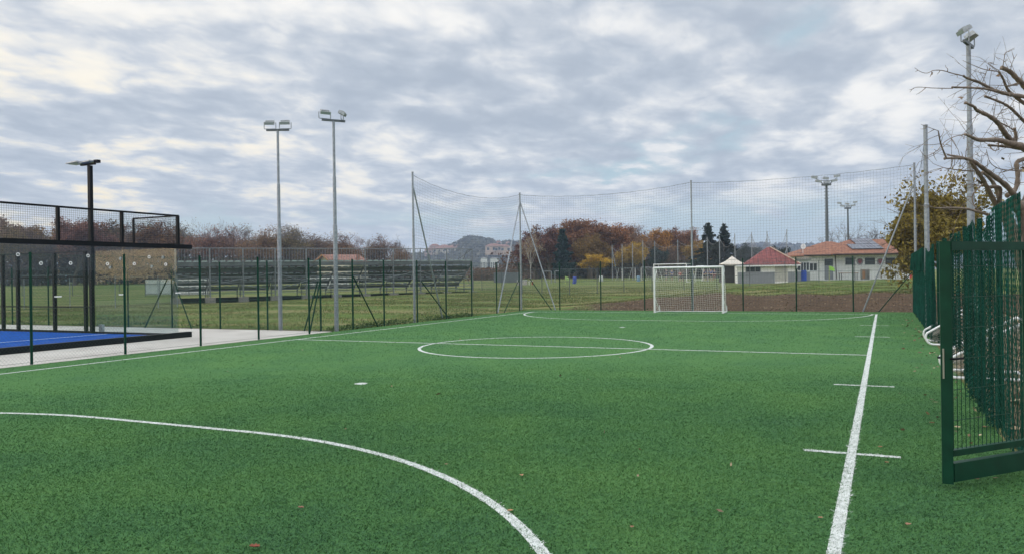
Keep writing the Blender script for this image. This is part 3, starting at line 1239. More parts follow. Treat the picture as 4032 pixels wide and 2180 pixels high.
def goal_net(parent, wdt, hh, y0, d0, d1, cell, r, m):
    nx_, nz_ = int(wdt / cell), int(hh / cell) + 2
    rg = np.random.default_rng(5)

    def back(t, q):      # t 0..1 across, q 0 top..1 bottom
        sagx = 4 * t * (1 - t)
        x = -wdt / 2 + wdt * t
        y = y0 + d0 + (d1 - d0) * q ** 1.2 + 0.12 * np.sin(math.pi * q) * (0.4 + sagx * 0.6) + 0.03 * np.sin(9 * t + 4 * q)
        z = (hh - 0.03) * (1 - q) + 0.03 - 0.05 * np.sin(math.pi * np.clip(q, 0, 1)) * sagx + 0.012 * np.sin(23 * t + 11 * q)
        return np.stack([x, y, z], -1)
    T, Q = np.meshgrid(np.linspace(0, 1, nx_ + 1), np.linspace(0, 1, nz_ + 1), indexing='ij')
    P = back(T, Q) + rg.normal(0, 0.007, T.shape + (3,))
    segs = [np.stack([P[:-1].reshape(-1, 3), P[1:].reshape(-1, 3)], 1), np.stack([P[:, :-1].reshape(-1, 3), P[:, 1:].reshape(-1, 3)], 1)]
    for e, sx in ((0, -1), (-1, 1)):
        nd = max(3, int(d1 / cell))
        edge = P[e]
        front = edge.copy()
        front[:, 1] = y0
        front[:, 0] = sx * wdt / 2
        k = np.linspace(0, 1, nd + 1)[:, None, None]
        Sd = front[None] * (1 - k) + edge[None] * k
        Sd[..., 0] += sx * 0.06 * np.sin(k[..., 0] * math.pi) * np.sin(np.linspace(0, 3, Sd.shape[1]))[None]
        segs += [np.stack([Sd[:-1].reshape(-1, 3), Sd[1:].reshape(-1, 3)], 1), np.stack([Sd[:, :-1].reshape(-1, 3), Sd[:, 1:].reshape(-1, 3)], 1)]
    tb = P[:, 0]
    fr_ = tb.copy()
    fr_[:, 1] = y0
    for k in np.linspace(0, 1, 5)[:-1]:
        q = fr_ * (1 - k) + tb * k
        segs.append(np.stack([q[:-1], q[1:]], 1))
    segs.append(np.stack([fr_, tb], 1))
    v, f = prisms(np.concatenate(segs), r)
    return np_mesh('goal_netting', v, f, m, parent)


goal_net(gl, 3.06, 2.02, yg, 0.4, 0.9, 0.105, 0.0034, NETW)

# small goals tipped against the right-hand fence
MG = 0
for yb_, lab in ((-3.6, 'small white tube goal tipped over by the fence just past the open gate'), (2.7, 'small white tube goal lying tipped at the fence, farther from the gate')):
    mg = thing('small_goal', lab, 'goal', (9.4, yb_ + 0.55, 0), 'small goals stored in the fence line')
    for k in (0, 1):
        y = yb_ + 1.1 * k
        b = MB()
        prof = [(10.0, 0.03)] + [(9.0, 0.03)]
        cx, cz, rr = 9.02, 0.2, 0.17
        for a in np.linspace(-90, -215, 9):
            prof.append((cx + rr * math.cos(R(a)), cz + rr * math.sin(R(a))))
        prof += [(9.45, 0.66), (10.0, 0.95)]
        b.path([(p[0], y, p[1]) for p in prof], 0.024, 8)
        b.build('side_frame', WHITE, mg)
    for x, z in ((10.0, 0.03), (10.0, 0.95), (8.87, 0.13)):
        if x < 9:
            continue
        b = MB()
        b.tube((x, yb_, z), (x, yb_ + 1.1, z), 0.022, 8)
        b.build('cross_bar', WHITE, mg)
    T, Q = np.meshgrid(np.linspace(0, 1, 15), np.linspace(0, 1, 11), indexing='ij')
    segs = []
    for y in (yb_, yb_ + 1.1, None):
        if y is None:
            P = np.stack([9.0 + 1.0 * T, yb_ + 1.1 * Q, 0.33 + 0.6 * T - 0.12 * np.sin(Q * 3.14)], -1)
        else:
            P = np.stack([8.98 + 1.02 * T, y + 0.05 * np.sin(7 * T + 5 * Q), 0.04 + (0.29 + 0.6 * T) * Q], -1)
        P = P + rng.normal(0, 0.012, P.shape)
        segs += [np.stack([P[:-1, :-1].reshape(-1, 3), P[1:, 1:].reshape(-1, 3)], 1), np.stack([P[1:, :-1].reshape(-1, 3), P[:-1, 1:].reshape(-1, 3)], 1)]
    v, f = prisms(np.concatenate(segs), 0.0026)
    np_mesh('goal_netting', v, f, mat('dirty net cord', (0.33, 0.31, 0.27), 0.9), mg)

# ------------------------------------------------------------------ padel court
PXE, PYS = -12.0, -0.4                  # end wall x, side wall y
pc = thing('padel_court', 'blue padel court with black steel frame, mesh top and clear glass walls', 'sports court', (PXE, PYS, 0))


def blue_mat():
    m, nt, N, L, B = nodes('blue court carpet')
    tc = N.new('ShaderNodeTexCoord')
    n = N.new('ShaderNodeTexNoise')
    n.inputs['Scale'].default_value = 3
    n.inputs['Detail'].default_value = 8
    L.new(tc.outputs['Object'], n.inputs['Vector'])
    rp = ramp(N, [(0.3, (0.004, 0.055, 0.27)), (0.7, (0.008, 0.08, 0.36))])
    L.new(n.outputs['Fac'], rp.inputs['Fac'])
    L.new(rp.outputs['Color'], B.inputs['Base Color'])
    B.inputs['Roughness'].default_value = 0.9
    B.inputs['Specular IOR Level'].default_value = 0.08
    return m


b = MB()
b.box((PXE - 10.0, PYS - 5.0, 0.04), (19.7, 9.7, 0.07))
b.build('playing_surface', blue_mat(), pc)
b = MB()
for x in (PXE - 0.32, PXE - 3.0):
    b.box((x, PYS - 5.0, 0.08), (0.05, 9.5, 0.004))
b.build('court_line', WHITE, pc)
b = MB()
b.box((PXE + 0.06, PYS - 4.9, 0.085), (0.2, 10.5, 0.17))
b.build('base_beam', BLACK, pc)
b = MB()
b.box((PXE - 10.2, PYS + 0.06, 0.06), (20.1, 0.14, 0.12))
b.build('base_beam', BLACK, pc)
b = MB()
b.box((PXE + 0.03, PYS - 4.85, 2.835), (0.16, 10.6, 0.13))
b.build('head_beam', BLACK, pc)
mesh_y = [PYS, PYS - 2.0, PYS - 3.95, PYS - 5.95, PYS - 7.95, PYS - 9.95]
for y in mesh_y:
    b = MB()
    b.box((PXE, y, 3.35), (0.08, 0.08, 0.9))
    b.build('upper_post', BLACK, pc)
b = MB()
b.box((PXE, PYS - 4.97, 3.8), (0.05, 10.0, 0.05))
b.build('upper_rail', BLACK, pc)


def weld(p0, du, dv, nu, nv, r=0.0022):
    p0, du, dv = (np.asarray(q, float) for q in (p0, du, dv))
    sg = [[p0 + du * i / nu, p0 + du * i / nu + dv] for i in range(nu + 1)] + [[p0 + dv * j / nv, p0 + dv * j / nv + du] for j in range(nv + 1)]
    return prisms(np.array(sg), r)


for y0, y1 in zip(mesh_y[:-1], mesh_y[1:]):
    v, f = weld((PXE, y0 - 0.04, 2.9), (0, y1 - y0 + 0.08, 0), (0, 0, 0.88), 32, 15, 0.0028)
    np_mesh('upper_mesh', v, f, BLACK, pc)
for i, (y0, y1) in enumerate(zip(mesh_y[:-1], mesh_y[1:])):
    b = MB()
    b.box((PXE, (y0 + y1) / 2, 1.47), (0.012, abs(y1 - y0) - 0.012, 2.58))
    gp_ = b.build('glass_panel', GLASS, pc)
    for y, z in ((y0 - 0.5, 2.28), (y0 - 1.62, 2.29), (y0 - 1.1, 2.5), (y0 - 0.04, 1.4)):
        b = MB()
        if z < 2:
            b.box((PXE + 0.02, y, z), (0.02, 0.2, 0.035))
        else:
            n = 20
            vs = [(PXE + 0.02 + 0.012 * e, y + q * math.cos(2 * math.pi * k / n), z + q * math.sin(2 * math.pi * k / n)) for e in (0, 1) for q in (0.026, 0.048) for k in range(n)]
            fs = []
            for k in range(n):
                k2 = (k + 1) % n
                fs += [(k, k2, n + k2, n + k), (2 * n + k, 3 * n + k, 3 * n + k2, 2 * n + k2), (n + k, n + k2, 3 * n + k2, 3 * n + k), (k, 2 * n + k, 2 * n + k2, k2)]
            b.add(vs, fs)
        b.build('glass_fitting', WHITE, gp_)
for x0, x1, h in ((PXE - 0.05, PXE - 2.0, 2.8), (PXE - 2.0, PXE - 3.95, 2.8)):
    b = MB()
    b.box(((x0 + x1) / 2, PYS, 0.1 + (h - 0.1) / 2), (abs(x1 - x0) - 0.014, 0.012, h - 0.1))
    gp_ = b.build('glass_panel', GLASS, pc)
    for dx, z in ((0.6, 2.52), (1.1, 2.24)):
        b = MB()
        b.tube((x0 - dx, PYS - 0.02, z), (x0 - dx, PYS - 0.035, z), 0.05, 16)
        b.build('glass_fitting', LENS, gp_)
b = MB()
b.box((PXE - 1.0, PYS, 3.8), (2.0, 0.05, 0.045))
b.box((PXE - 1.99, PYS, 3.36), (0.05, 0.05, 0.84))
b.box((PXE - 1.0, PYS, 2.92), (1.95, 0.05, 0.045))
b.build('mesh_frame', BLACK, pc)
v, f = weld((PXE - 0.05, PYS, 2.95), (-1.93, 0, 0), (0, 0, 0.84), 38, 16, 0.0028)
np_mesh('upper_mesh', v, f, BLACK, pc)
for x in (-16.35, -17.95, -19.95, -20.8, -22.8, -24.8):
    b = MB()
    b.box((x, PYS, 1.44), (0.1, 0.1, 2.7))
    b.build('side_post', BLACK, pc)
b = MB()
for z in (2.8, 1.95, 0.94, 0.12):
    b.box((-20.4, PYS, z), (8.8, 0.035, 0.04))
b.build('side_rail', BLACK, pc)
for x0, x1 in ((-16.4, -17.9), (-18.0, -19.9)):
    v, f = weld((x0, PYS, 0.14), (x1 - x0, 0, 0), (0, 0, 2.64), 30, 50, 0.0016)
    np_mesh('side_mesh', v, f, BLACK, pc)
b = MB()
b.box((-16.05, PYS + 0.35, 0.2), (0.16, 0.1, 0.28))
b.build('switch_box', LAMP, pc)

pl = thing('floodlight', 'black square-post floodlight with flat lamps over the padel court', 'floodlight', (-16.0, PYS - 0.02, 0))
b = MB()
b.box((-16.0, PYS - 0.03, 2.83), (0.12, 0.12, 5.66))
b.build('pole', BLACK, pl)
b = MB()
b.box((-16.0, PYS - 0.1, 5.69), (0.7, 0.08, 0.05))
b.build('arm', BLACK, pl)
for dx, dy in ((-0.42, -0.12), (0.08, -0.02)):
    b = MB()
    b.beam((-16.0 + dx - 0.27, PYS + dy - 0.1, 5.735), (-16.0 + dx + 0.27, PYS + dy - 0.1, 5.775), 0.4, 0.035)
    h_ = b.build('lamp_head', LAMP, pl)
    b = MB()
    b.beam((-16.0 + dx - 0.23, PYS + dy - 0.1, 5.717), (-16.0 + dx + 0.23, PYS + dy - 0.1, 5.751), 0.34, 0.01)
    b.build('lamp_glass', LENS, h_)
b = MB()
b.box((-15.55, PYS - 0.1, 5.76), (0.16, 0.14, 0.1))
b.build('driver_box', BLACK, pl)

# ------------------------------------------------------------------ galvanised floodlights by the pitch


def lamp_head(parent, c, aim, w=0.36, h=0.1, d=0.24, yoke=0.17, rise=True):
    """finned lamp box on a U bracket, front turned to aim (unit xy), tipped down"""
    c = np.asarray(c, float)
    a = np.array([aim[0], aim[1], -0.45])
    a /= np.linalg.norm(a)
    s = np.array([-aim[1], aim[0], 0.0])
    s /= np.linalg.norm(s)
    u = np.cross(a, s)
    u *= np.sign(u[2])
    b_ = MB()
    B_ = c + np.array([0, 0, yoke + h * 0.5])

    def q(x, y, z):
        return B_ + s * x + a * y + u * z
    vs = [q(x * w / 2 * (1 if y > 0 else 0.75), y * d / 2, z * h / 2 * (1 if y > 0 else 0.7)) for y in (-1, 1) for x, z in ((-1, -1), (1, -1), (1, 1), (-1, 1))]
    b_.add(vs, [(0, 1, 2, 3), (7, 6, 5, 4), (0, 4, 5, 1), (1, 5, 6, 2), (2, 6, 7, 3), (3, 7, 4, 0)])
    for i in range(7):
        x = -w * 0.36 + w * 0.72 * i / 6
        b_.beam(q(x, -d * 0.42, h * 0.4), q(x, d * 0.3, h * 0.56), 0.012, 0.06)
    hd = b_.build('lamp_head', LAMP, parent)
    b_ = MB()
    vs = [q(x * w * 0.44, d / 2 + 0.004, z * h * 0.42) for x, z in ((-1, -1), (1, -1), (1, 1), (-1, 1))]
    b_.add(vs, [(0, 1, 2, 3)])
    b_.build('lamp_glass', LENS, hd)
    b_ = MB()
    e = w / 2 + 0.025
    b_.path([B_ + s * e, c + s * e + np.array([0, 0, 0.02]), c + s * e * 0.9, c - s * e * 0.9, c - s * e + np.array([0, 0, 0.02]), B_ - s * e], 0.014, 6)
    b_.build('bracket', STEEL, hd)


def flood(label, x, y, h, r0, bar, heads, joints=(0.5, 0.73)):
    t = thing('floodlight', label, 'floodlight', (x, y, 0), 'galvanised floodlights round the pitch')
    b = MB()
    j0, j1 = h * joints[0], h * joints[1]
    b.path([(x, y, -0.05), (x, y, j0), (x, y, j0 + 0.05), (x, y, j1), (x, y, j1 + 0.05), (x, y, h)], [r0, r0 * 0.97, r0 * 0.8, r0 * 0.78, r0 * 0.62, r0 * 0.6], 12)
    b.build('pole', STEEL, t)
    bd = np.array([bar[0], bar[1], bar[2] if len(bar) > 2 else 0.0])
    b = MB()
    c = np.array([x, y, h + 0.02])
    b.beam(c - bd * 0.4, c + bd * 0.4, 0.07, 0.07)
    b.build('crossbar', STEELD, t)
    for s_, aim in heads:
        lamp_head(t, c + bd * s_ + np.array([0, 0, 0.04]), aim)
    return t


flood('galvanised two-lamp floodlight pole behind the fence, left one of the pair', -11.18, 3.25, 6.98, 0.072, (0.9, 0.42), ((-0.27, (0.45, -0.9)), (0.27, (0.45, -0.9))))
flood('galvanised two-lamp floodlight pole at the fence corner, right one of the pair', -8.98, 3.55, 7.15, 0.075, (0.62, 0.78), ((-0.3, (0.85, -0.55)), (0.3, (0.9, 0.45))))
flood('tall galvanised floodlight pole behind the net fence and bare tree branches', 9.9, 3.83, 7.2, 0.085, (-0.3, -0.95), ((-0.32, (-0.9, 0.35)), (0.34, (-0.9, -0.3))))

# ------------------------------------------------------------------ bleachers seen from behind
e0, e1 = W(442.5, 757, 60.7)[:2], W(1189, 736, 71.8)[:2]
bt = (e1 - e0) / np.linalg.norm(e1 - e0)
bo = np.array([-bt[1], bt[0]])
BL = float(np.linalg.norm(e1 - e0))
BZ = 0.3
bl = thing('bleachers', 'long grey steel bleachers seen from behind across the grass', 'bleachers', (e0[0], e0[1], BZ - 0.3))


def bp(t, o, z):
    q = e0 + bt * t + bo * o
    return np.array([q[0], q[1], z])


NBAY = 10
bay = BL / NBAY
ZT, ZS = 4.28, 3.2
rows = [(0.12 + 0.78 * k, ZS - 0.5 * k) for k in range(5)]
for i in range(NBAY + 1):
    t = i * bay
    b = MB()
    b.tube(bp(t, 0, 0.3), bp(t, 0, ZT + 0.03), 0.055, 8)
    b.build('rear_post', RAILS, bl)
    b = MB()
    b.beam(bp(t, 0.05, ZS - 0.2), bp(t, 4.1, 0.75), 0.08, 0.14)
    b.tube(bp(t, 4.0, 0.3), bp(t, 4.0, 0.9), 0.04, 6)
    b.tube(bp(t, 2.0, 0.3), bp(t, 2.0, 1.95), 0.04, 6)
    b.tube(bp(t, 0.05, 0.75), bp(t, 2.0, 1.95), 0.03, 6)
    b.tube(bp(t, 0.05, 0.62), bp(t, 4.0, 0.62), 0.03, 6)
    b.build('support_frame', STEELD, bl)
    b = MB()
    z = tz(bp(t, 0, 0))
    b.box(bp(t, 0.15, (z + 0.36) / 2 - 0.04), (0.75, 0.75, 0.46 - z + 0.1), math.atan2(bt[1], bt[0]))
    b.build('footing', CONC, bl)
for i in range(NBAY):
    t0, t1 = i * bay, (i + 1) * bay
    b = MB()
    b.tube(bp(t0, 0, ZT), bp(t1, 0, ZT), 0.032, 6)
    b.tube(bp(t0, 0, ZS + 0.06), bp(t1, 0, ZS + 0.06), 0.02, 6)
    for k in range(1, 11):
        t = t0 + bay * k / 11
        b.tube(bp(t, 0, ZS + 0.06), bp(t, 0, ZT), 0.015, 5)
    b.build('back_railing', RAILS, bl)
    b = MB()
    for z in (2.0, 1.62):
        b.tube(bp(t0 + 0.06, -0.02, z), bp(t1 - 0.06, -0.02, z), 0.022, 6)
    for k in range(4):
        t = t0 + 0.15 + (bay - 0.3) * k / 3
        b.tube(bp(t, -0.02, 1.62), bp(t, -0.02, 2.0), 0.018, 5)
    b.tube(bp(t0 + 0.15, -0.02, 2.0), bp(t0 + 0.95, -0.02, 1.62), 0.016, 5)
    b.tube(bp(t1 - 0.15, -0.02, 2.0), bp(t1 - 0.95, -0.02, 1.62), 0.016, 5)
    b.tube(bp(t0, -0.02, 0.95), bp(t1, -0.02, 0.95), 0.022, 5)
    b.tube(bp(t0, -0.02, 0.7), bp(t1, -0.02, 0.7), 0.016, 5)
    b.build('truss', RAILS, bl)
    b = MB()
    z = tz(bp((t0 + t1) / 2, 0.3, 0))
    b.beam(bp(t0 + 0.4, 0.35, (z + 0.32) / 2 + 0.02), bp(t1 - 0.4, 0.35, (z + 0.32) / 2 + 0.02), 0.3, 0.36 - z + 0.1)
    b.build('ground_beam', BLACK, bl)
    for k, (o, z) in enumerate(rows):
        b = MB()
        b.beam(bp(t0 + 0.05, o, z - 0.03), bp(t1 - 0.05, o, z - 0.03), 0.34, 0.05)
        b.beam(bp(t0 + 0.05, o - 0.16, z - 0.2), bp(t1 - 0.05, o - 0.16, z - 0.2), 0.03, 0.25)
        b.beam(bp(t0 + 0.05, o + 0.42, z - 0.47), bp(t1 - 0.05, o + 0.42, z - 0.47), 0.5, 0.04)
        b.build('bench_row', BENCH, bl)
for a0_, a1_ in ((0, 3), (3, 5), (5, 8), (8, 10)):
    for za, zb_ in ((2.25, 0.9), (0.9, 2.35)):
        b = MB()
        b.tube(bp(a0_ * bay, -0.07, za), bp(a1_ * bay, -0.07, zb_), 0.024, 6)
        b.build('cross_brace', RAILS, bl)


def seat_shell(b, t, o, z):
    c = bp(t, o, z)
    n = 7
    for i in range(n):
        pass
    ang = math.atan2(bt[1], bt[0])
    b.box(c + np.array([0, 0, 0.025]), (0.42, 0.34, 0.05), ang)
    c2 = bp(t, o - 0.13, z + 0.075)
    b.box(c2, (0.36, 0.05, 0.06), ang)


for i in range(NBAY):
    for k in range(4):
        t = (i + 0.16 + k * 0.227) * bay
        b = MB()
        seat_shell(b, t, rows[0][0], rows[0][1])
        b.build('seat', SEATP, bl)
b = MB()
for o, z in rows[1:]:
    for i in range(NBAY):
        for k in range(4):
            seat_shell(b, (i + 0.16 + k * 0.227) * bay, o, z)
tag(b.build('lower_seats', SEATP, bl), kind='stuff')
b = MB()
b.tube(bp(BL, 0, ZT), bp(BL, 1.2, ZT - 0.1), 0.03, 6)
b.tube(bp(BL, 1.2, ZT - 0.1), bp(BL, 3.9, 1.6), 0.03, 6)
b.tube(bp(BL - 0.05, 0.02, ZT - 0.05), bp(BL - 1.6, 0.02, ZS), 0.03, 6)
b.build('end_rail', STEELD, bl)

# ------------------------------------------------------------------ the big sports field beyond
PX = 5.0685e-4                           # metres per photo point per metre ahead


def vup(px, py, D):
    return float(W(px, py, D)[2])


# perimeter fence of the big field: grey posts, a top rail, thin mesh
fp = [(1190, 80), (1212, 78), (1262, 72), (1313, 67), (1363, 63), (1432, 60), (1502, 61.5), (1569, 63), (1640, 64.5), (1720, 66), (1803, 67.5), (1886, 69), (1975, 70), (2060, 71), (2150, 72.5), (2240, 74)]
pts = [on(a, d) for a, d in fp]
pf = thing('field_fence', 'thin grey post and rail fence round the big grass field', 'fence', pts[5])
for p in pts:
    b = MB()
    b.tube(p - np.array([0, 0, 0.1]), p + np.array([0, 0, 2.0]), 0.03, 6)
    b.build('post', STEELD, pf)
b = MB()
b.path([p + np.array([0, 0, 1.98]) for p in pts], 0.016, 5)
b.path([p + np.array([0, 0, 1.02]) for p in pts], 0.012, 5)
b.build('rail', STEELD, pf)
for a, c in zip(pts[:-1], pts[1:]):
    chainlink('chainlink_mesh', a[:2], c[:2], 0.02, 1.95, WIREZ, pf, 0.09, 0.0022, terrain)
lp = [(60, 54), (175, 53), (289, 52.5), (397, 52), (445, 52)]
pts = [on(a, d) for a, d in lp]
pf = thing('field_fence', 'thin grey post fence seen through the padel court glass', 'fence', pts[1])
for p in pts:
    b = MB()
    b.tube(p - np.array([0, 0, 0.1]), p + np.array([0, 0, 2.15]), 0.03, 6)
    b.build('post', STEEL, pf)
b = MB()
b.path([p + np.array([0, 0, 2.1]) for p in pts], 0.014, 5)
b.build('rail', STEELD, pf)


def big_goal(label, pa, pb, h, m=WHITE, r=0.06, depth=1.4, net=True, lean=0.0, side=1):
    """full goal between two ground points"""
    pa, pb = np.array(pa, float), np.array(pb, float)
    mid = (pa + pb) / 2
    t = thing('football_goal', label, 'goal', mid, 'goals standing about the big field')
    d = (pb - pa)[:2]
    d /= np.linalg.norm(d)
    n = np.array([-d[1], d[0]]) * side
    up = np.array([n[0] * lean, n[1] * lean, h])
    for p in (pa, pb):
        b = MB()
        b.tube(p, p + up, r, 8)
        b.build('goalpost', m, t)
    b = MB()
    b.tube(pa + up, pb + up, r, 8)
    b.build('crossbar', m, t)
    bk = np.array([n[0] * depth, n[1] * depth, 0.03])
    for p in (pa, pb):
        b = MB()
        b.path([p + up, p + up + np.array([n[0], n[1], 0]) * depth * 0.5, p + bk + up * 0.0, p + np.array([0, 0, 0.04])], r * 0.55, 6)
        b.build('side_stay', m, t)
    if net:
        segs = []
        Lw = float(np.linalg.norm(pb - pa))
        nu, nv = int(Lw / 0.22), int(h / 0.22)
        T, Q = np.meshgrid(np.linspace(0, 1, nu + 1), np.linspace(0, 1, nv + 1), indexing='ij')
        ot = up + np.array([n[0], n[1], 0]) * depth * 0.5
        P = pa + (pb - pa) * T[..., None] + ot * Q[..., None] + bk * (1 - Q[..., None]) + np.array([n[0], n[1], 0]) * (0.15 * np.sin(Q * 3.1))[..., None]
        segs = [np.stack([P[:-1].reshape(-1, 3), P[1:].reshape(-1, 3)], 1), np.stack([P[:, :-1].reshape(-1, 3), P[:, 1:].reshape(-1, 3)], 1)]
        v, f = prisms(np.concatenate(segs), 0.004)
        np_mesh('goal_netting', v, f, NETW, t)
    return t


big_goal('large white goal on the big field showing above the turf goal crossbar', on(1645, 112), on(1727, 104), 2.44)
big_goal('small white practice goal beyond the field, left of the blue barrel', on(1565, 126), on(1598, 128), 1.95, r=0.05, net=False)
big_goal('white practice goal with sagging net, right of the blue barrel', on(1613, 124), on(1641, 122), 2.0, r=0.05)
big_goal('slanted white practice goal behind the players near the tan tent', on(1748, 118), on(1766, 112), 2.1, r=0.06, net=False, lean=0.25)
big_goal('pale goal of the left field seen dimly through the padel glass', on(55, 97), on(182, 92), 2.44, m=STEELD, r=0.045, net=False)
big_goal('small pale goal on the left field seen right of the padel column', on(300, 108), on(372, 104), 2.0, m=STEELD, r=0.04, net=False)

# tall net poles across the field
np_ = [(1540.7, 616.6, 133), (1565.8, 614, 129), (1591.9, 611, 126), (1617.8, 606, 122), (1647.9, 606.5, 118), (1706, 603, 112), (1780, 596, 106), (1811, 594, 103), (1849.8, 588, 100), (1892, 585, 97), (1931, 582, 94), (1980.7, 577, 91)]
fn = thing('field_net', 'tall sagging ball net on slim grey poles in front of the autumn wood', 'net', on(1706, 112))
tops = []
for px, py, D in np_:
    p = on(px, D)
    z = vup(px, py, D)
    b = MB()
    b.tube(p - np.array([0, 0, 0.1]), (p[0], p[1], z), 0.055, 6)
    b.build('pole', STEEL, fn)
    tops.append(np.array([p[0], p[1], z - 0.15]))
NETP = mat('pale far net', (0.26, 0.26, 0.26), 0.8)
for i in range(len(tops) - 1):
    sag = 0.9 if i != 7 else 1.4
    if i == 8:
        a = tops[i] - np.array([0, 0, 2.2])
        v, f, top = netting(a, tops[i + 1], 0.25, 0.16, 0.006, tz(a) + 0.4)
    elif i == 9:
        v, f, top = netting(tops[i], tops[i + 1] - np.array([0, 0, 0.5]), 1.6, 0.16, 0.006, tz(tops[i]) + 0.4)
    elif i == 10:
        v, f, top = netting(tops[i], tops[i + 1], 2.0, 0.2, 0.003, tz(tops[i]) + 0.4)
    else:
        v, f, top = netting(tops[i], tops[i + 1], sag, 0.26, 0.0032, tz(tops[i]) + 0.3)
    np_mesh('netting', v, f, NETP, fn)
    b = MB()
    b.path(top, 0.018, 4)
    b.build('top_rope', NETP, fn)
for px, D, dx in ((1540.7, 133, 14), (1980.7, 91, -32), (1931, 94, -22)):
    p, q = on(px, D), on(px + dx, D)
    b = MB()
    b.tube(q, (p[0], p[1], vup(px, 625, D)), 0.05, 6)
    b.build('brace', STEEL, fn)


# tall stadium lights
def stadium_light(label, px, ytop, D, ladder=False):
    p = on(px, D)
    zt = vup(px, ytop, D)
    t = thing('floodlight_mast', label, 'floodlight', p)
    b = MB()
    b.path([p, (p[0], p[1], p[2] + (zt - p[2]) * 0.5), (p[0], p[1], zt - 1.4)], [0.3, 0.24, 0.17], 10)
    b.build('mast', STEELD, t)
    if ladder:
        b = MB()
        z = p[2] + 2.0
        while z < zt - 1.6:
            b.tube((p[0] - 0.42 * RH[0], p[1] - 0.42 * RH[1], z), (p[0] + 0.42 * RH[0], p[1] + 0.42 * RH[1], z), 0.03, 4)
            z += 0.55
        b.build('climbing_rungs', STEELD, t)
    b = MB()
    b.tube((p[0], p[1], zt - 1.5), (p[0], p[1], zt - 1.25), 0.75, 14)
    for s_ in (-1, 1):
        for k in (0.6, 1.0):
            b.tube((p[0] + RH[0] * 0.5 * s_, p[1] + RH[1] * 0.5 * s_, zt - 1.3), (p[0] + RH[0] * 1.7 * s_ * k, p[1] + RH[1] * 1.7 * s_ * k, zt - 0.3 - (1 - k)), 0.05, 5)
    b.tube((p[0] - RH[0] * 1.0, p[1] - RH[1] * 1.0, zt - 0.75), (p[0] + RH[0] * 1.0, p[1] + RH[1] * 1.0, zt - 0.75), 0.05, 5)
    b.build('platform', STEELD, t)
    for o, dz in ((-1.9, -0.12), (-0.1, -0.3), (1.7, 0.05), (-1.25, -0.75), (1.25, -0.7), (0.05, -0.95)):
        b = MB()
        c = np.array([p[0] + RH[0] * o, p[1] + RH[1] * o, zt + dz - 0.05])
        b.beam(c - np.array([RH[0], RH[1], 0]) * 0.42 - np.array([0, 0, 0.06 * np.sign(o)]), c + np.array([RH[0], RH[1], 0]) * 0.42 + np.array([0, 0, 0.06 * np.sign(o)]), 0.5, 0.34)
        b.build('lamp_head', LAMP, t)


stadium_light('tall stadium light with climbing rungs and six lamps behind the white clubhouse', 2082, 443, 125, True)
stadium_light('farther, smaller-looking stadium light between two bare trees', 2135, 509, 178)


# ------------------------------------------------------------------ buildings
def frame_at(px, D, px2, D2):
    """local frame of a facade: origin, along, inward"""
    a, b_ = on(px, D), on(px2, D2)
    t = (b_ - a)[:2]
    Lg = float(np.linalg.norm(t))
    t /= Lg
    n = np.array([-t[1], t[0]])
    return a, t, n, Lg


class Fr:
    def __init__(s, o, t, n, z):
        s.o, s.t, s.n, s.z = o[:2], t, n, z

    def __call__(s, a, d, h):
        q = s.o + s.t * a + s.n * d
        return np.array([q[0], q[1], s.z + h])


def lbox(b, fr, a0, a1, d0, d1, h0, h1):
    vs = [fr(a, d, h) for h in (h0, h1) for a, d in ((a0, d0), (a1, d0), (a1, d1), (a0, d1))]
    return b.add(vs, [(3, 2, 1, 0), (4, 5, 6, 7), (0, 1, 5, 4), (1, 2, 6, 5), (2, 3, 7, 6), (3, 0, 4, 7)])


def hip(b, fr, a0, a1, d0, d1, h, rise, r0, r1, th=0.12):
    """hipped roof over a rectangle: ridge from r0 to r1 along the middle"""
    dm = (d0 + d1) / 2
    lo = [fr(a0, d0, h), fr(a1, d0, h), fr(a1, d1, h), fr(a0, d1, h)]
    hi = [fr(r0, dm, h + rise), fr(r1, dm, h + rise)]
    un = [p - np.array([0, 0, th]) for p in lo]
    return b.add(lo + hi + un, [(0, 1, 5, 4), (1, 2, 5), (2, 3, 4, 5), (3, 0, 4), (0, 6, 7, 1), (1, 7, 8, 2), (2, 8, 9, 3), (3, 9, 6, 0), (9, 8, 7, 6)])


def roof_obj(name, fr, a0, a1, d0, d1, h, rise, r0, r1, m, parent):
    """roof mesh turned so its tile courses follow the facade"""
    b = MB()
    hip(b, fr, a0, a1, d0, d1, h, rise, r0, r1)
    ang = math.atan2(fr.t[1], fr.t[0])
    base = fr(0, 0, 0)
    ca, sa = math.cos(-ang), math.sin(-ang)
    vs = []
    for p in b.v:
        x, y = p[0] - base[0], p[1] - base[1]
        vs.append((x * ca - y * sa, x * sa + y * ca, p[2] - base[2]))
    me = bpy.data.meshes.new(name)
    me.from_pydata(vs, [], b.f)
    me.materials.append(m)
    o = bpy.data.objects.new(name, me)
    COL.objects.link(o)
    o.parent = parent
    o.location = (base - ORG[parent.name]).tolist()
    o.rotation_euler = (0, 0, ang)
    ORG[o.name] = base
    return o


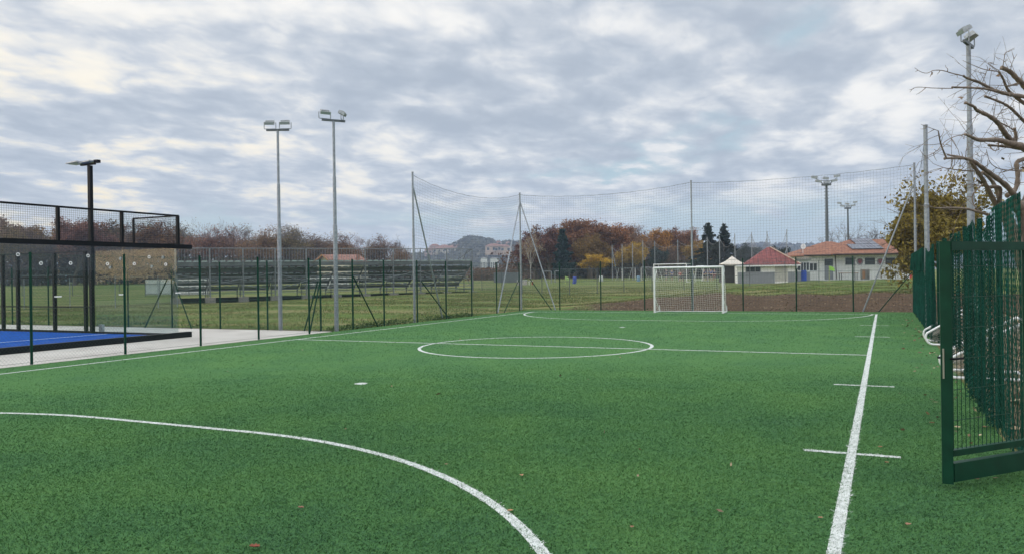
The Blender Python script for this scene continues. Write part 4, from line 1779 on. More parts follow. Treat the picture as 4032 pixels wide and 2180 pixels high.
def window(parent, fr, a0, a1, h0, h1, mull=0, d=-0.02, fm=WHITE):
    b = MB()
    w = 0.07
    lbox(b, fr, a0, a1, d - 0.05, d, h0 - w, h0)
    lbox(b, fr, a0, a1, d - 0.05, d, h1, h1 + w)
    lbox(b, fr, a0 - w, a0, d - 0.05, d, h0 - w, h1 + w)
    lbox(b, fr, a1, a1 + w, d - 0.05, d, h0 - w, h1 + w)
    for k in range(mull):
        a = a0 + (a1 - a0) * (k + 1) / (mull + 1)
        lbox(b, fr, a - 0.04, a + 0.04, d - 0.05, d, h0, h1)
    o = b.build('window', fm, parent)
    b = MB()
    lbox(b, fr, a0 - 0.01, a1 + 0.01, d - 0.012, d + 0.012, h0 - 0.01, h1 + 0.01)
    b.build('pane', DARKG, o)
    return o


# white clubhouse
DB = 95.0
sc = DB * PX
a, t, n, Lg = frame_at(2036, DB, 2330, DB)
fr = Fr(a, t, n, 0.78)


def ua(px):
    return (px - 2036) / (2330 - 2036) * Lg


def uh(px, py):
    return vup(px, py, DB) - fr.z


cb = thing('clubhouse', 'white clubhouse with orange tiled hip roofs and solar panels', 'building', fr(0, 0, 0))
b = MB()
lbox(b, fr, ua(2036), ua(2103), 0.0, 8, -0.4, 2.95)
lbox(b, fr, ua(2103) + 0.003, ua(2330), -0.01, 9, -0.4, 2.95)
b.build('wall', WALLW, cb)
roof_obj('roof', fr, ua(2018), ua(2215), -0.65, 9.5, 3.0, 1.75, ua(2114), ua(2130), TILEO, cb)
roof_obj('roof', fr, ua(2087), ua(2345), -0.9, 9.0, 3.08, 1.85, ua(2172), ua(2260), TILEO, cb)
b = MB()
b.tube(fr(ua(2018), -0.7, 2.92), fr(ua(2087), -0.7, 2.92), 0.1, 6)
b.tube(fr(ua(2087), -0.98, 2.97), fr(ua(2345), -0.98, 2.97), 0.1, 6)
b.tube(fr(ua(2100.5), -0.14, 2.95), fr(ua(2104), -0.1, 0), 0.05, 6)
b.build('gutter', mat('brown gutter', (0.05, 0.03, 0.025), 0.5), cb)


def zoomx(x):       # measured on an enlarged view of the facade
    return (3180 + x * 0.2584) / KX


def zoomy(y):
    return (900 + y * 0.2584) / KX


def fa(x):
    return ua(zoomx(x))


def fh(x, y):
    return uh(zoomx(x), zoomy(y))


for x0, x1 in ((575, 690), (872, 1028), (1185, 1335)):
    window(cb, fr, fa(x0), fa(x1), fh(x0, 552), fh(x0, 446), 0, -0.012)
b = MB()
lbox(b, fr, fa(700), fa(860), -0.02, 0.0, fh(780, 555), fh(780, 440))
b.build('grey_panel', WALLG, cb)
b = MB()
lbox(b, fr, fa(1040), fa(1172), -0.02, 0.0, fh(1100, 555), fh(1100, 440))
b.build('grey_panel', WALLG, cb)
b = MB()
lbox(b, fr, fa(258), fa(390), -0.02, 0.0, 0.0, fh(300, 462))
d_ = b.build('door', WALLG, cb)
b = MB()
lbox(b, fr, fa(262), fa(386), -0.035, -0.02, fh(300, 560), fh(300, 470))
b.build('pane', DARKG, d_)
window(cb, fr, ua(2036) + 0.05, ua(2036) + 0.9, fh(40, 640), fh(40, 530), 1, -0.012)
for x in (795, 1105):
    c = fr(fa(x), -0.035, fh(x, 503))
    n3 = np.array([n[0], n[1], 0.0])
    b = MB()
    b.tube(c, c - n3 * 0.04, 0.62, 24)
    e_ = b.build('club_emblem', WHITE, cb)
    b = MB()
    b.tube(c - n3 * 0.03, c - n3 * 0.052, 0.42, 24)
    b.build('emblem_field', mat('emblem grey', (0.3, 0.28, 0.3), 0.6), e_)
    b = MB()
    pr = [(-0.26, 0.2), (-0.12, 0.27), (0, 0.2), (0.12, 0.27), (0.26, 0.2), (0.22, -0.05), (0, -0.3), (-0.22, -0.05)]
    cc = c - n3 * 0.055
    vs = [cc + np.array([t[0] * q[0], t[1] * q[0], q[1]]) for q in pr] + [cc - n3 * 0.02 + np.array([t[0] * q[0], t[1] * q[0], q[1]]) for q in pr]
    k = len(pr)
    b.add(vs, [tuple(range(k))[::-1], tuple(range(k, 2 * k))] + [(i, (i + 1) % k, k + (i + 1) % k, k + i) for i in range(k)])
    b.build('emblem_shield', mat('emblem red', (0.3, 0.03, 0.05), 0.5), e_)
# solar panels on the slope
slope_n = 1.85 / 4.95


def roofpt(a_, d_, lift):
    return fr(a_, d_, 3.08 + (d_ + 0.9) * slope_n + lift)


for i, (x0, x1, r0_, r1_) in enumerate(((705, 785, 0.3, 2.0), (795, 862, 0.3, 2.0), (866, 945, 0.3, 2.0), (866, 945, 2.05, 4.0), (953, 1100, 0.3, 2.0), (953, 1100, 2.05, 4.0), (1108, 1180, 0.3, 2.0), (1108, 1180, 2.05, 4.0))):
    b = MB()
    A0, A1 = fa(x0), fa(x1)
    vs = [roofpt(A0, r0_, 0.09), roofpt(A1, r0_, 0.09), roofpt(A1, r1_, 0.09), roofpt(A0, r1_, 0.09)]
    vs += [p + np.array([0, 0, 0.05]) for p in vs]
    b.add(vs, [(3, 2, 1, 0), (4, 5, 6, 7), (0, 1, 5, 4), (1, 2, 6, 5), (2, 3, 7, 6), (3, 0, 4, 7)])
    pnl = b.build('solar_panel', PANEL, cb)
    b = MB()
    for q in np.linspace(0, 1, 4):
        aa = A0 + (A1 - A0) * q
        b.beam(roofpt(aa, r0_, 0.15), roofpt(aa, r1_, 0.15), 0.035, 0.012)
    for q in np.linspace(0, 1, 3):
        rr = r0_ + (r1_ - r0_) * q
        b.beam(roofpt(A0, rr, 0.152), roofpt(A1, rr, 0.152), 0.035, 0.012)
    b.build('frame', STEEL, pnl)
b = MB()
c = fr(ua(2030), 1.2, 4.05)
b.tube(fr(ua(2030), 1.2, 3.0), c, 0.03, 6)
for k in range(10):
    pass
n3 = np.array([n[0], n[1], 0.0])
b.path([c - n3 * 0.02, c - n3 * 0.06, c - n3 * 0.14], [0.08, 0.22, 0.33], 16)
b.build('satellite_dish', WHITE, cb)
b = MB()
q = fr(ua(2033), 2.0, 3.4)
h_ = vup(2033, 620, DB) - 0.2
b.tube(q, (q[0], q[1], vup(2033, 619.5, DB)), 0.025, 5)
for py, w0, w1 in ((619.5, -0.1, 1.5), (635, -0.6, 0.9), (645, -0.6, 0.3)):
    z = vup(2033, py, DB)
    b.tube((q[0] + t[0] * w0, q[1] + t[1] * w0, z), (q[0] + t[0] * w1, q[1] + t[1] * w1, z), 0.022, 5)
b.build('aerial', STEELD, cb)

# low link between the two houses
lk = thing('link_building', 'low white link with a four-pane window between the two houses', 'building', on(2008, 94))
a, t, n, Lg = frame_at(2002, 92.5, 2037, 93.5)
f2 = Fr(a, t, n, 0.78)
b = MB()
lbox(b, f2, 0, Lg, 0, 6, -0.4, 2.35)
b.build('wall', WALLW, lk)
b = MB()
lbox(b, f2, 0, Lg, -0.02, 0.0, -0.3, 0.95)
b.build('plinth', WALLG, lk)
b = MB()
lbox(b, f2, -0.1, Lg + 0.02, -0.3, 6, 2.353, 2.5)
b.build('flat_roof', mat('grey roof sheet', (0.25, 0.25, 0.24), 0.8), lk)
window(lk, f2, 0.3, Lg - 0.15, 1.15, 2.05, 3, -0.012)

# red-roofed pavilion
DP = 90.0
a, t, n, Lg = frame_at(1854, DP, 2004, DP - 1.5)
f3 = Fr(a, t, n, 0.74)


def pa_(px):
    return (px - 1854) / 150.0 * Lg


rp_ = thing('pavilion', 'small white pavilion with a dark red ribbed hip roof', 'building', f3(Lg / 2, 0, 0))
b = MB()
lbox(b, f3, 0, Lg, 0, 6.2, -0.4, 1.85)
b.build('wall', WALLW, rp_)
roof_obj('roof', f3, pa_(1871), pa_(2014), -0.35, 6.6, 1.9, 2.05, pa_(1937), pa_(1950), TILER, rp_)
b = MB()
lbox(b, f3, pa_(1852), pa_(2014), -0.42, -0.36, 1.68, 1.84)
b.build('fascia', WHITE, rp_)
b = MB()
lbox(b, f3, pa_(1850), pa_(1885), -0.35, 5.0, 1.86, 1.93)
b.build('lean_to_roof', STEELD, rp_)
b = MB()
p_, q_ = f3(pa_(1944.5), 3.1, 3.99), f3(pa_(2014), -0.35, 1.94)
b.beam(p_, q_, 0.2, 0.07)
b.build('hip_capping', mat('pale ridge cap', (0.42, 0.3, 0.22), 0.7), rp_)


def c3x(x):
    return pa_((2840 + x * 0.201) / KX)


def c3h(y):
    return vup(1930, (880 + y * 0.201) / KX, DP) - f3.z


window(rp_, f3, c3x(490), c3x(560), c3h(940), c3h(815), 0, -0.012, WALLG)
window(rp_, f3, c3x(575), c3x(765), c3h(940), c3h(815), 1, -0.012, WALLG)
b = MB()
lbox(b, f3, c3x(325), c3x(1050), -0.05, -0.003, -0.3, c3h(950))
b.build('plinth_panel', WALLG, rp_)
b = MB()
lbox(b, f3, c3x(1310), c3x(1440), -0.05, -0.003, -0.3, c3h(950))
b.build('plinth_panel', WALLG, rp_)
b = MB()
lbox(b, f3, c3x(1055), c3x(1300), -0.03, -0.003, 0, c3h(840))
b.build('roller_door', mat('pale shutter', (0.5, 0.48, 0.43), 0.7), rp_)
b = MB()
b.path([f3(c3x(1545), -0.3, 1.7), f3(c3x(1485), -0.25, 1.35), f3(c3x(1480), -0.1, 1.2), f3(c3x(1480), -0.1, 0)], 0.05, 6)
b.build('drainpipe', BLACK, rp_)

# tent
tn = thing('gazebo_tent', 'cream peaked gazebo tent beside the red-roofed pavilion', 'tent', on(1843, 96))
tc_ = on(1842, 97)
hw = 53 * PX * 96 / 2
et = vup(1843, 664, 96)
ap = vup(1843, 643.5, 96)
b = MB()
cs = [tc_ + np.array([RH[0] * x * hw + FH[0] * y * hw, RH[1] * x * hw + FH[1] * y * hw, 0]) for x, y in ((-1, -1), (1, -1), (1, 1), (-1, 1))]
ev = [np.array([c[0], c[1], et]) for c in cs]
lw = [np.array([c[0], c[1], et - 0.22]) for c in cs]
mid = [(np.array(ev[i]) * 0.5 + np.array([tc_[0], tc_[1], ap]) * 0.5 - np.array([0, 0, 0.12])) for i in range(4)]
b.add(ev + mid + [np.array([tc_[0], tc_[1], ap])] + lw, [(0, 1, 5, 4), (1, 2, 6, 5), (2, 3, 7, 6), (3, 0, 4, 7), (4, 5, 8), (5, 6, 8), (6, 7, 8), (7, 4, 8), (9, 10, 1, 0), (10, 11, 2, 1), (11, 12, 3, 2), (12, 9, 0, 3)])
b.build('canopy', mat('cream canvas', (0.62, 0.57, 0.49), 0.85), tn)
for c in cs:
    b = MB()
    b.tube(c, (c[0], c[1], et), 0.035, 6)
    b.build('leg', STEELD, tn)
b = MB()
for i in (0, 1, 2, 3):
    p, q = cs[i], cs[(i + 1) % 4]
    if i == 0:
        p = p + np.array([FH[0], FH[1], 0]) * 0.5
        q = q + np.array([FH[0], FH[1], 0]) * 0.5
    b.add([p, q, (q[0], q[1], et - 0.05), (p[0], p[1], et - 0.05)], [(0, 1, 2, 3)])
b.build('side_wall', mat('brown tarpaulin', (0.06, 0.045, 0.04), 0.7), tn)


# houses and sheds
def small_house(name, label, px0, px1, D, h, rise, wm, rm, depth=7.0, cat='house', wins=0, zbase=None):
    a, t, n, Lg = frame_at(px0, D, px1, D)
    f = Fr(a, t, n, tz(a) if zbase is None else zbase)
    hs = thing(name, label, cat, f(Lg / 2, 0, 0))
    b = MB()
    lbox(b, f, 0, Lg, 0, depth, -1.5, h)
    b.build('wall', wm, hs)
    if rise > 0:
        roof_obj('roof', f, -0.4, Lg + 0.4, -0.4, depth + 0.4, h + 0.01, rise, Lg * 0.3, Lg * 0.7, rm, hs)
    for k in range(wins):
        a0 = Lg * (k + 0.3) / wins
        window(hs, f, a0, a0 + Lg * 0.4 / wins, h * 0.45, h * 0.8, 0, -0.012)
    return hs, f, Lg


# house with a gable behind the bleachers
a, t, n, Lg = frame_at(792, 150, 868, 146)
f4 = Fr(a, t, n, 1.0)
hs = thing('house', 'pale house with a low faded tile roof behind the bleachers', 'house', f4(Lg / 2, 0, 0))
hw_ = Lg * 0.34
ze = vup(800, 663, 150) - f4.z
zr = vup(815, 641, 150) - f4.z
b = MB()
lbox(b, f4, 0.3, Lg - 0.3, 0.3, 6.7, -1.5, ze)
b.add([f4(0.3, 0.3, ze), f4(Lg * 0.6, 0.3, ze), f4(Lg * 0.31, 0.3, zr - 0.15)], [(0, 1, 2)])
b.build('wall', mat('pale yellow render', (0.5, 0.47, 0.38), 0.9), hs)
b = MB()
rid0, rid1 = f4(Lg * 0.3, -0.4, zr), f4(Lg * 0.82, 5.5, zr)
vs = [f4(-0.5, -0.4, ze - 0.1), rid0, rid1, f4(0.4, 7.2, ze - 0.1), f4(Lg * 0.62, -0.4, ze - 0.1), f4(Lg + 0.5, 2.0, ze - 0.3), f4(Lg + 0.5, 7, ze - 0.3)]
b.add(vs, [(0, 1, 2, 3), (1, 4, 5, 2), (2, 5, 6)])
b.build('roof', TILEF, hs)
b = MB()
for q0, q1 in (((-0.5, ze - 0.12), (Lg * 0.3, zr - 0.02)), ((Lg * 0.3, zr - 0.02), (Lg * 0.62, ze - 0.12))):
    b.beam(f4(q0[0], -0.42, q0[1]), f4(q1[0], -0.42, q1[1]), 0.05, 0.25)
b.build('barge_board', WOODB, hs)
b = MB()
q = f4(Lg * 0.95, 4, zr - 0.6)
b.box(q, (0.5, 0.5, 1.1))
b.build('chimney', TILEF, hs)

for px0, px1, D, lab in ((365, 548, 84, 'white box-shaped team dugout left of the bleachers'), (772, 872, 96, 'long white team dugout seen through the bleachers')):
    a, t, n, Lg = frame_at(px0, D, px1 if px1 < 500 else px1, D)
    if px0 == 365:
        Lg *= 0.8
    f = Fr(a, t, n, tz(a))
    dg = thing('dugout', lab, 'dugout', f(Lg / 2, 0, 0), 'team dugouts beyond the bleachers')
    b = MB()
    lbox(b, f, 0, Lg, 0.0, 0.06, 0.15, 1.75)
    lbox(b, f, 0, Lg, 0.06, 1.5, 1.69, 1.75)
    lbox(b, f, 0, 0.06, 0.06, 1.5, 0.15, 1.69)
    lbox(b, f, Lg - 0.06, Lg, 0.06, 1.5, 0.15, 1.69)
    b.build('shell', mat('white dugout sheet', (0.6, 0.62, 0.6), 0.5), dg)
    b = MB()
    for k in range(5):
        x = Lg * k / 4
        lbox(b, f, x - 0.03, x + 0.03, -0.03, -0.002, 0.0, 1.75)
    lbox(b, f, 0, Lg, -0.028, -0.003, 1.25, 1.3)
    lbox(b, f, 0, Lg, -0.028, -0.003, 0.22, 0.27)
    b.build('frame', STEELD, dg)

# grey container shed and the loose things round it
sh, fs_, Ls = small_house('storage_container', 'grey ribbed storage container behind the left net pole', 1242, 1308, 125, 1.55, 0, mat('grey container sheet', (0.17, 0.19, 0.21), 0.6, 0.2, 0.15, 3), None, 2.4, 'container')
b = MB()
for k in range(15):
    x = Ls * (k + 0.5) / 15
    lbox(b, fs_, x - 0.06, x + 0.06, -0.05, -0.002, -0.2, 1.5)
lbox(b, fs_, -0.02, Ls + 0.02, -0.06, -0.001, 1.5, 1.6)
b.build('sheet_ribs', mat('grey container rib', (0.2, 0.22, 0.24), 0.6, 0.2, 0.1), sh)
for i, (px0, px1, lab) in enumerate(((1300, 1308.5, 'left white block in the row by the container'), (1309.2, 1317, 'middle white block in the row by the container'), (1317.7, 1326, 'right white block in the row by the container'))):
    a, t, n, Lg = frame_at(px0, 108, px1, 108)
    f = Fr(a, t, n, tz(a))
    w_ = thing('block_bench', lab, 'block', f(Lg / 2, 0, 0), 'white blocks beyond the field')
    b = MB()
    lbox(b, f, 0, Lg, 0, 0.5, 0, 0.58)
    b.build('body', mat('dirty white block', (0.5, 0.46, 0.42), 0.8, 0, 0.2), w_)
    b = MB()
    lbox(b, f, -0.02, Lg + 0.02, -0.03, 0.53, 0.585, 0.66)
    b.build('lid', WHITE, w_)
a, t, n, Lg = frame_at(1330, 108, 1341, 108)
f = Fr(a, t, n, tz(a))
w_ = thing('crate', 'open red and white crate right of the white blocks', 'crate', f(Lg / 2, 0, 0))
b = MB()
lbox(b, f, 0, Lg, 0.0, 0.5, 0.5, 0.56)
lbox(b, f, 0, 0.08, 0.0, 0.5, 0.0, 0.499)
b.build('shell', WHITE, w_)
b = MB()
lbox(b, f, Lg - 0.2, Lg, 0.0, 0.5, 0.0, 0.499)
b.build('side', mat('faded red paint', (0.5, 0.1, 0.08), 0.6), w_)


def drum(name, label, px, D, h, r, col, cat, lid=True, group=None, sway=0):
    p = on(px, D)
    t_ = thing(name, label, cat, p, group)
    b = MB()
    b.path([p, p + np.array([0, 0, 0.02]), p + np.array([sway, 0, h * 0.33]), p + np.array([sway, 0, h * 0.36]), p + np.array([sway, 0, h * 0.68]), p + np.array([sway, 0, h * 0.71]), p + np.array([sway, 0, h])], [r * 0.93, r, r, r * 1.05, r, r * 1.05, r * 0.97], 12)
    o = b.build('body', PLAST, t_)
    o.color = col + (1,)
    if lid:
        b = MB()
        b.path([p + np.array([sway, 0, h]), p + np.array([sway, 0, h + 0.04]), p + np.array([sway, 0, h + 0.09])], [r * 1.06, r * 1.04, r * 0.5], 12)
        o = b.build('lid', PLAST, t_)
        o.color = tuple(min(1, c * 1.15) for c in col) + (1,)
    return t_


drum('bin', 'blue bin on the grass right of the pale green corner flag', 1444, 108, 0.85, 0.26, (0.04, 0.08, 0.4), 'bin', sway=0.08)
drum('bin', 'white wheeled-style bin by the dirt track left of the practice goals', 1512, 120, 0.8, 0.3, (0.62, 0.64, 0.62), 'bin')
drum('barrel', 'pale blue barrel between the two practice goals', 1606, 116, 0.72, 0.27, (0.22, 0.36, 0.48), 'barrel')
drum('barrel', 'royal blue barrel against the link building wall', 2022, 89.5, 1.2, 0.3, (0.02, 0.08, 0.5), 'barrel', False)


def corner_flag(label, px, D, h, col):
    p = on(px, D)
    t_ = thing('corner_flag', label, 'flag', p)
    b = MB()
    b.tube(p, p + np.array([0, 0, h]), 0.03, 6)
    o = b.build('stick', PLAST, t_)
    o.color = (0.55, 0.6, 0.2, 1)
    b = MB()
    vs = []
    for i in range(6):
        for j in range(2):
            q = i / 5
            vs.append(p + np.array([RH[0] * q * 0.55, RH[1] * q * 0.55, h - 0.02 - j * 0.45 - 0.25 * q * q * (1 - 0.4 * j)]) + np.array([FH[0], FH[1], 0]) * 0.06 * math.sin(6 * q))
    b.add(vs, [(2 * i, 2 * i + 1, 2 * i + 3, 2 * i + 2) for i in range(5)])
    o = b.build('cloth', CLOTH, t_)
    o.color = col + (1,)


corner_flag('pale green corner flag on the far grass left of the blue bin', 1421.5, 105, 1.1, (0.42, 0.6, 0.22))
corner_flag('neon yellow-green corner flag in front of the clubhouse', 2086, 80, 1.55, (0.4, 0.75, 0.12))

for px0, px1, lab in ((1363, 1387, 'left one of two bare grey metal doorframes by the bushes'), (1396, 1407, 'right, narrower one of two grey metal doorframes by the bushes')):
    p, q = on(px0, 118), on(px1, 116)
    t_ = thing('metal_doorway', lab, 'doorway', (p + q) / 2, 'grey doorways beyond the field')
    zt = np.array([0, 0, 1.75])
    for s_ in (p, q):
        b = MB()
        b.tube(s_, s_ + zt, 0.06, 6)
        b.build('upright', STEEL, t_)
    b = MB()
    b.tube(p + zt, q + zt, 0.05, 6)
    b.build('lintel', STEEL, t_)


def bench_table(label, px0, px1, D, zt, top):
    a, t, n, Lg = frame_at(px0, D, px1, D)
    f = Fr(a, t, n, 0.75)
    t_ = thing('table', label, 'table', f(Lg / 2, 0, 0))
    b = MB()
    lbox(b, f, 0, Lg, 0, 0.7, zt - 0.06, zt)
    b.build('tabletop', top, t_)
    for x in (0.12, Lg - 0.18):
        for d in (0.05, 0.6):
            b = MB()
            lbox(b, f, x, x + 0.06, d, d + 0.06, 0, zt - 0.061)
            b.build('leg', BLACK, t_)


bench_table('orange-topped table by the clubhouse wall under the left window', 2114, 2160, 92, 0.82, WOODB)
bench_table('brown-topped table by the clubhouse wall near the right corner', 2250, 2285, 92, 0.85, WOODB)
a, t, n, Lg = frame_at(2168, 92.5, 2188, 92.5)
f = Fr(a, t, n, 0.76)
t_ = thing('cupboard', 'open wooden cupboard standing against the clubhouse wall', 'cupboard', f(Lg / 2, 0, 0))
b = MB()
lbox(b, f, 0, 0.06, 0, 0.4, 0, 1.2)
lbox(b, f, Lg - 0.06, Lg, 0, 0.4, 0, 1.2)
lbox(b, f, 0.061, Lg - 0.061, 0.36, 0.4, 0, 1.2)
b.build('carcass', mat('grey board', (0.3, 0.29, 0.27), 0.8), t_)
b = MB()
lbox(b, f, 0.061, Lg * 0.45, 0.05, 0.3, 0.1, 1.1)
b.build('shelf', WOODB, t_)
p = on(2292, 91)
t_ = thing('hydrant', 'red hydrant post at the right end of the clubhouse', 'hydrant', p)
b = MB()
b.path([p, p + np.array([0, 0, 0.8]), p + np.array([0, 0, 0.85]), p + np.array([0, 0, 1.2]), p + np.array([0, 0, 1.32])], [0.16, 0.16, 0.22, 0.22, 0.08], 10)
o = b.build('body', PLAST, t_)
o.color = (0.5, 0.05, 0.06, 1)
b = MB()
b.tube(p + np.array([RH[0], RH[1], 0]) * -0.36 + np.array([0, 0, 1.0]), p + np.array([RH[0], RH[1], 0]) * 0.36 + np.array([0, 0, 1.0]), 0.09, 8)
o = b.build('outlet', PLAST, t_)
o.color = (0.4, 0.04, 0.05, 1)


# ------------------------------------------------------------------ players
def skin_mesh(name, joints, bones, parent, m, col=None, sub=2):
    me = bpy.data.meshes.new(name)
    me.from_pydata([j[0] for j in joints], bones, [])
    o = bpy.data.objects.new(name, me)
    COL.objects.link(o)
    me.materials.append(m)
    o.modifiers.new('skin', 'SKIN')
    sv = me.skin_vertices[0].data
    for i, j in enumerate(joints):
        sv[i].radius = (j[1], j[2] if len(j) > 2 else j[1])
    sv[0].use_root = True
    s_ = o.modifiers.new('sub', 'SUBSURF')
    s_.levels = s_.render_levels = sub
    o.parent = parent
    ORG[o.name] = ORG[parent.name]
    if col:
        o.color = col + (1,)
    return o


def person(label, px, D, h, rot, shirt, shorts, pose=0.0, arms=0.0):
    p = on(px, D)
    t_ = thing('person', label, 'person', p, 'players training on the far field')
    s = h / 1.75
    st = 0.16 * pose
    J = [((0, 0, 0.95), 0.13, 0.1), ((0, 0, 1.2), 0.13, 0.09), ((0, 0, 1.42), 0.15, 0.09), ((0, 0.01, 1.52), 0.055), ((0, 0.02, 1.6), 0.085, 0.095), ((0, 0.02, 1.7), 0.07, 0.085),
         ((0.1, 0, 0.9), 0.09), ((0.11, st, 0.5), 0.06), ((0.11, st * 0.6, 0.09), 0.04), ((0.12, st * 0.6 + 0.15, 0.04), 0.035),
         ((-0.1, 0, 0.9), 0.09), ((-0.11, -st, 0.5), 0.06), ((-0.11, -st * 1.9, 0.1), 0.04), ((-0.12, -st * 1.9 + 0.15, 0.05), 0.035),
         ((0.2, 0, 1.4), 0.055), ((0.27, 0.02 - arms * 0.1, 1.15), 0.042), ((0.27, 0.12 + arms * 0.15, 0.93 + arms * 0.2), 0.032), ((0.27, 0.15 + arms * 0.2, 0.85 + arms * 0.22), 0.035),
         ((-0.2, 0, 1.4), 0.055), ((-0.27, -0.02, 1.15), 0.042), ((-0.27, 0.08, 0.93), 0.032), ((-0.27, 0.1, 0.85), 0.035)]
    E_ = [(0, 1), (1, 2), (2, 3), (3, 4), (4, 5), (0, 6), (6, 7), (7, 8), (8, 9), (0, 10), (10, 11), (11, 12), (12, 13), (2, 14), (14, 15), (15, 16), (16, 17), (2, 18), (18, 19), (19, 20), (20, 21)]
    parts = [skin_mesh('body', J, E_, t_, SKIN)]
    e = 0.02
    parts.append(skin_mesh('shirt', [((0, 0, 0.98), 0.15, 0.12), ((0, 0, 1.2), 0.15, 0.11), ((0, 0, 1.42), 0.165, 0.11), ((0.21, 0, 1.4), 0.075), ((0.27, 0.01, 1.2), 0.065), ((-0.21, 0, 1.4), 0.075), ((-0.27, -0.01, 1.2), 0.065)],
                           [(0, 1), (1, 2), (2, 3), (3, 4), (2, 5), (5, 6)], t_, CLOTH, shirt))
    parts.append(skin_mesh('shorts', [((0, 0, 1.0), 0.15, 0.12), ((0, 0, 0.9), 0.16, 0.125), ((0.105, st * 0.3, 0.78), 0.115), ((0.11, st * 0.85, 0.56), 0.095), ((-0.105, -st * 0.3, 0.78), 0.115), ((-0.11, -st * 0.85, 0.56), 0.095)],
                           [(0, 1), (1, 2), (2, 3), (1, 4), (4, 5)], t_, CLOTH, shorts))
    parts.append(skin_mesh('hair', [((0, 0.0, 1.66), 0.088, 0.09), ((0, -0.01, 1.73), 0.075, 0.08)], [(0, 1)], t_, HAIR))
    t_.scale = (s, s, s)
    t_.rotation_euler = (0, 0, rot)


NAVY, BLK, RED, BLU = (0.02, 0.03, 0.14), (0.012, 0.012, 0.018), (0.55, 0.04, 0.04), (0.04, 0.09, 0.35)
for a_ in (('player in a red shirt and dark shorts left of the big goal post', 1711, 110, 1.5, 0.4, RED, BLK, 0.6, 0.5),
           ('player in dark kit standing right beside the red-shirted one', 1719, 112, 1.6, 2.0, (0.03, 0.02, 0.05), BLK, 0.2, 0.2),
           ('player in a neon vest and blue-grey trousers', 1743, 108, 1.75, 1.2, (0.45, 0.75, 0.15), (0.12, 0.17, 0.24), 0.3, 0.8),
           ('leftmost player of the navy-shirted line', 1771, 112, 1.7, -0.4, NAVY, BLK, 0.5, 0.4),
           ('navy-shirted player second from the left in the line', 1780, 114, 1.72, 0.7, NAVY, BLK, 0.1, 0.1),
           ('navy-shirted player in the middle of the line, arms raised', 1789, 110, 1.7, 2.6, BLU, BLK, 0.4, 0.9),
           ('navy-shirted player with red socks-coloured shorts in the line', 1797, 113, 1.65, 3.4, NAVY, (0.25, 0.04, 0.05), 0.6, 0.3),
           ('rightmost player, white top and red shorts by the goal net', 1812, 108, 1.65, 1.0, (0.55, 0.56, 0.6), (0.4, 0.05, 0.05), 0.5, 0.2),
           ('player in a blue shirt behind the net to the left', 1690, 116, 1.72, 0.2, BLU, NAVY, 0.3, 0.2),
           ('player in a dark blue jacket close to the left net post', 1676, 118, 1.75, 1.8, NAVY, NAVY, 0.2, 0.5)):
    person(*a_)


# ------------------------------------------------------------------ trees
def unit(v):
    return v / (np.linalg.norm(v) + 1e-9)


def grow(mb_, rg, p, d, L, r, lev, tips, spread=0.6, up=0.12, kids=3, taper=0.62, minr=0.0):
    """a limb that bends, tapers and forks; tips collects the outer ends"""
    n = 4 if lev > 1 else 3
    pts, rad = [p], [r]
    q = p.copy()
    for i in range(n):
        d = unit(d + rg.normal(0, 0.13, 3) + np.array([0, 0, up * 0.4]))
        q = q + d * L / n
        pts.append(q.copy())
        rad.append(max(minr, r * (1 - (1 - taper) * (i + 1) / n)))
    mb_.path(pts, rad, 7 if lev > 3 else (5 if lev > 1 else 3), cap=False)
    if lev <= 1:
        tips.append(q)
        tips.append(pts[2])
    if lev == 0:
        return
    k = kids if lev > 1 else kids + 1
    for j in range(k):
        s_ = rg.uniform(0.45, 1.0) if j < k - 1 else 1.0
        i = min(n - 1, int(s_ * n))
        b0 = pts[i] + (pts[i + 1] - pts[i]) * (s_ * n - i) if i < n else pts[-1]
        a = rg.normal(0, 1, 3)
        a -= d * (a @ d)
        nd = unit(d + unit(a) * spread * rg.uniform(0.6, 1.3) + np.array([0, 0, up]))
        grow(mb_, rg, b0, nd, L * rg.uniform(0.6, 0.85), max(minr, rad[i] * 0.62), lev - 1, tips, spread, up, kids, taper, minr)


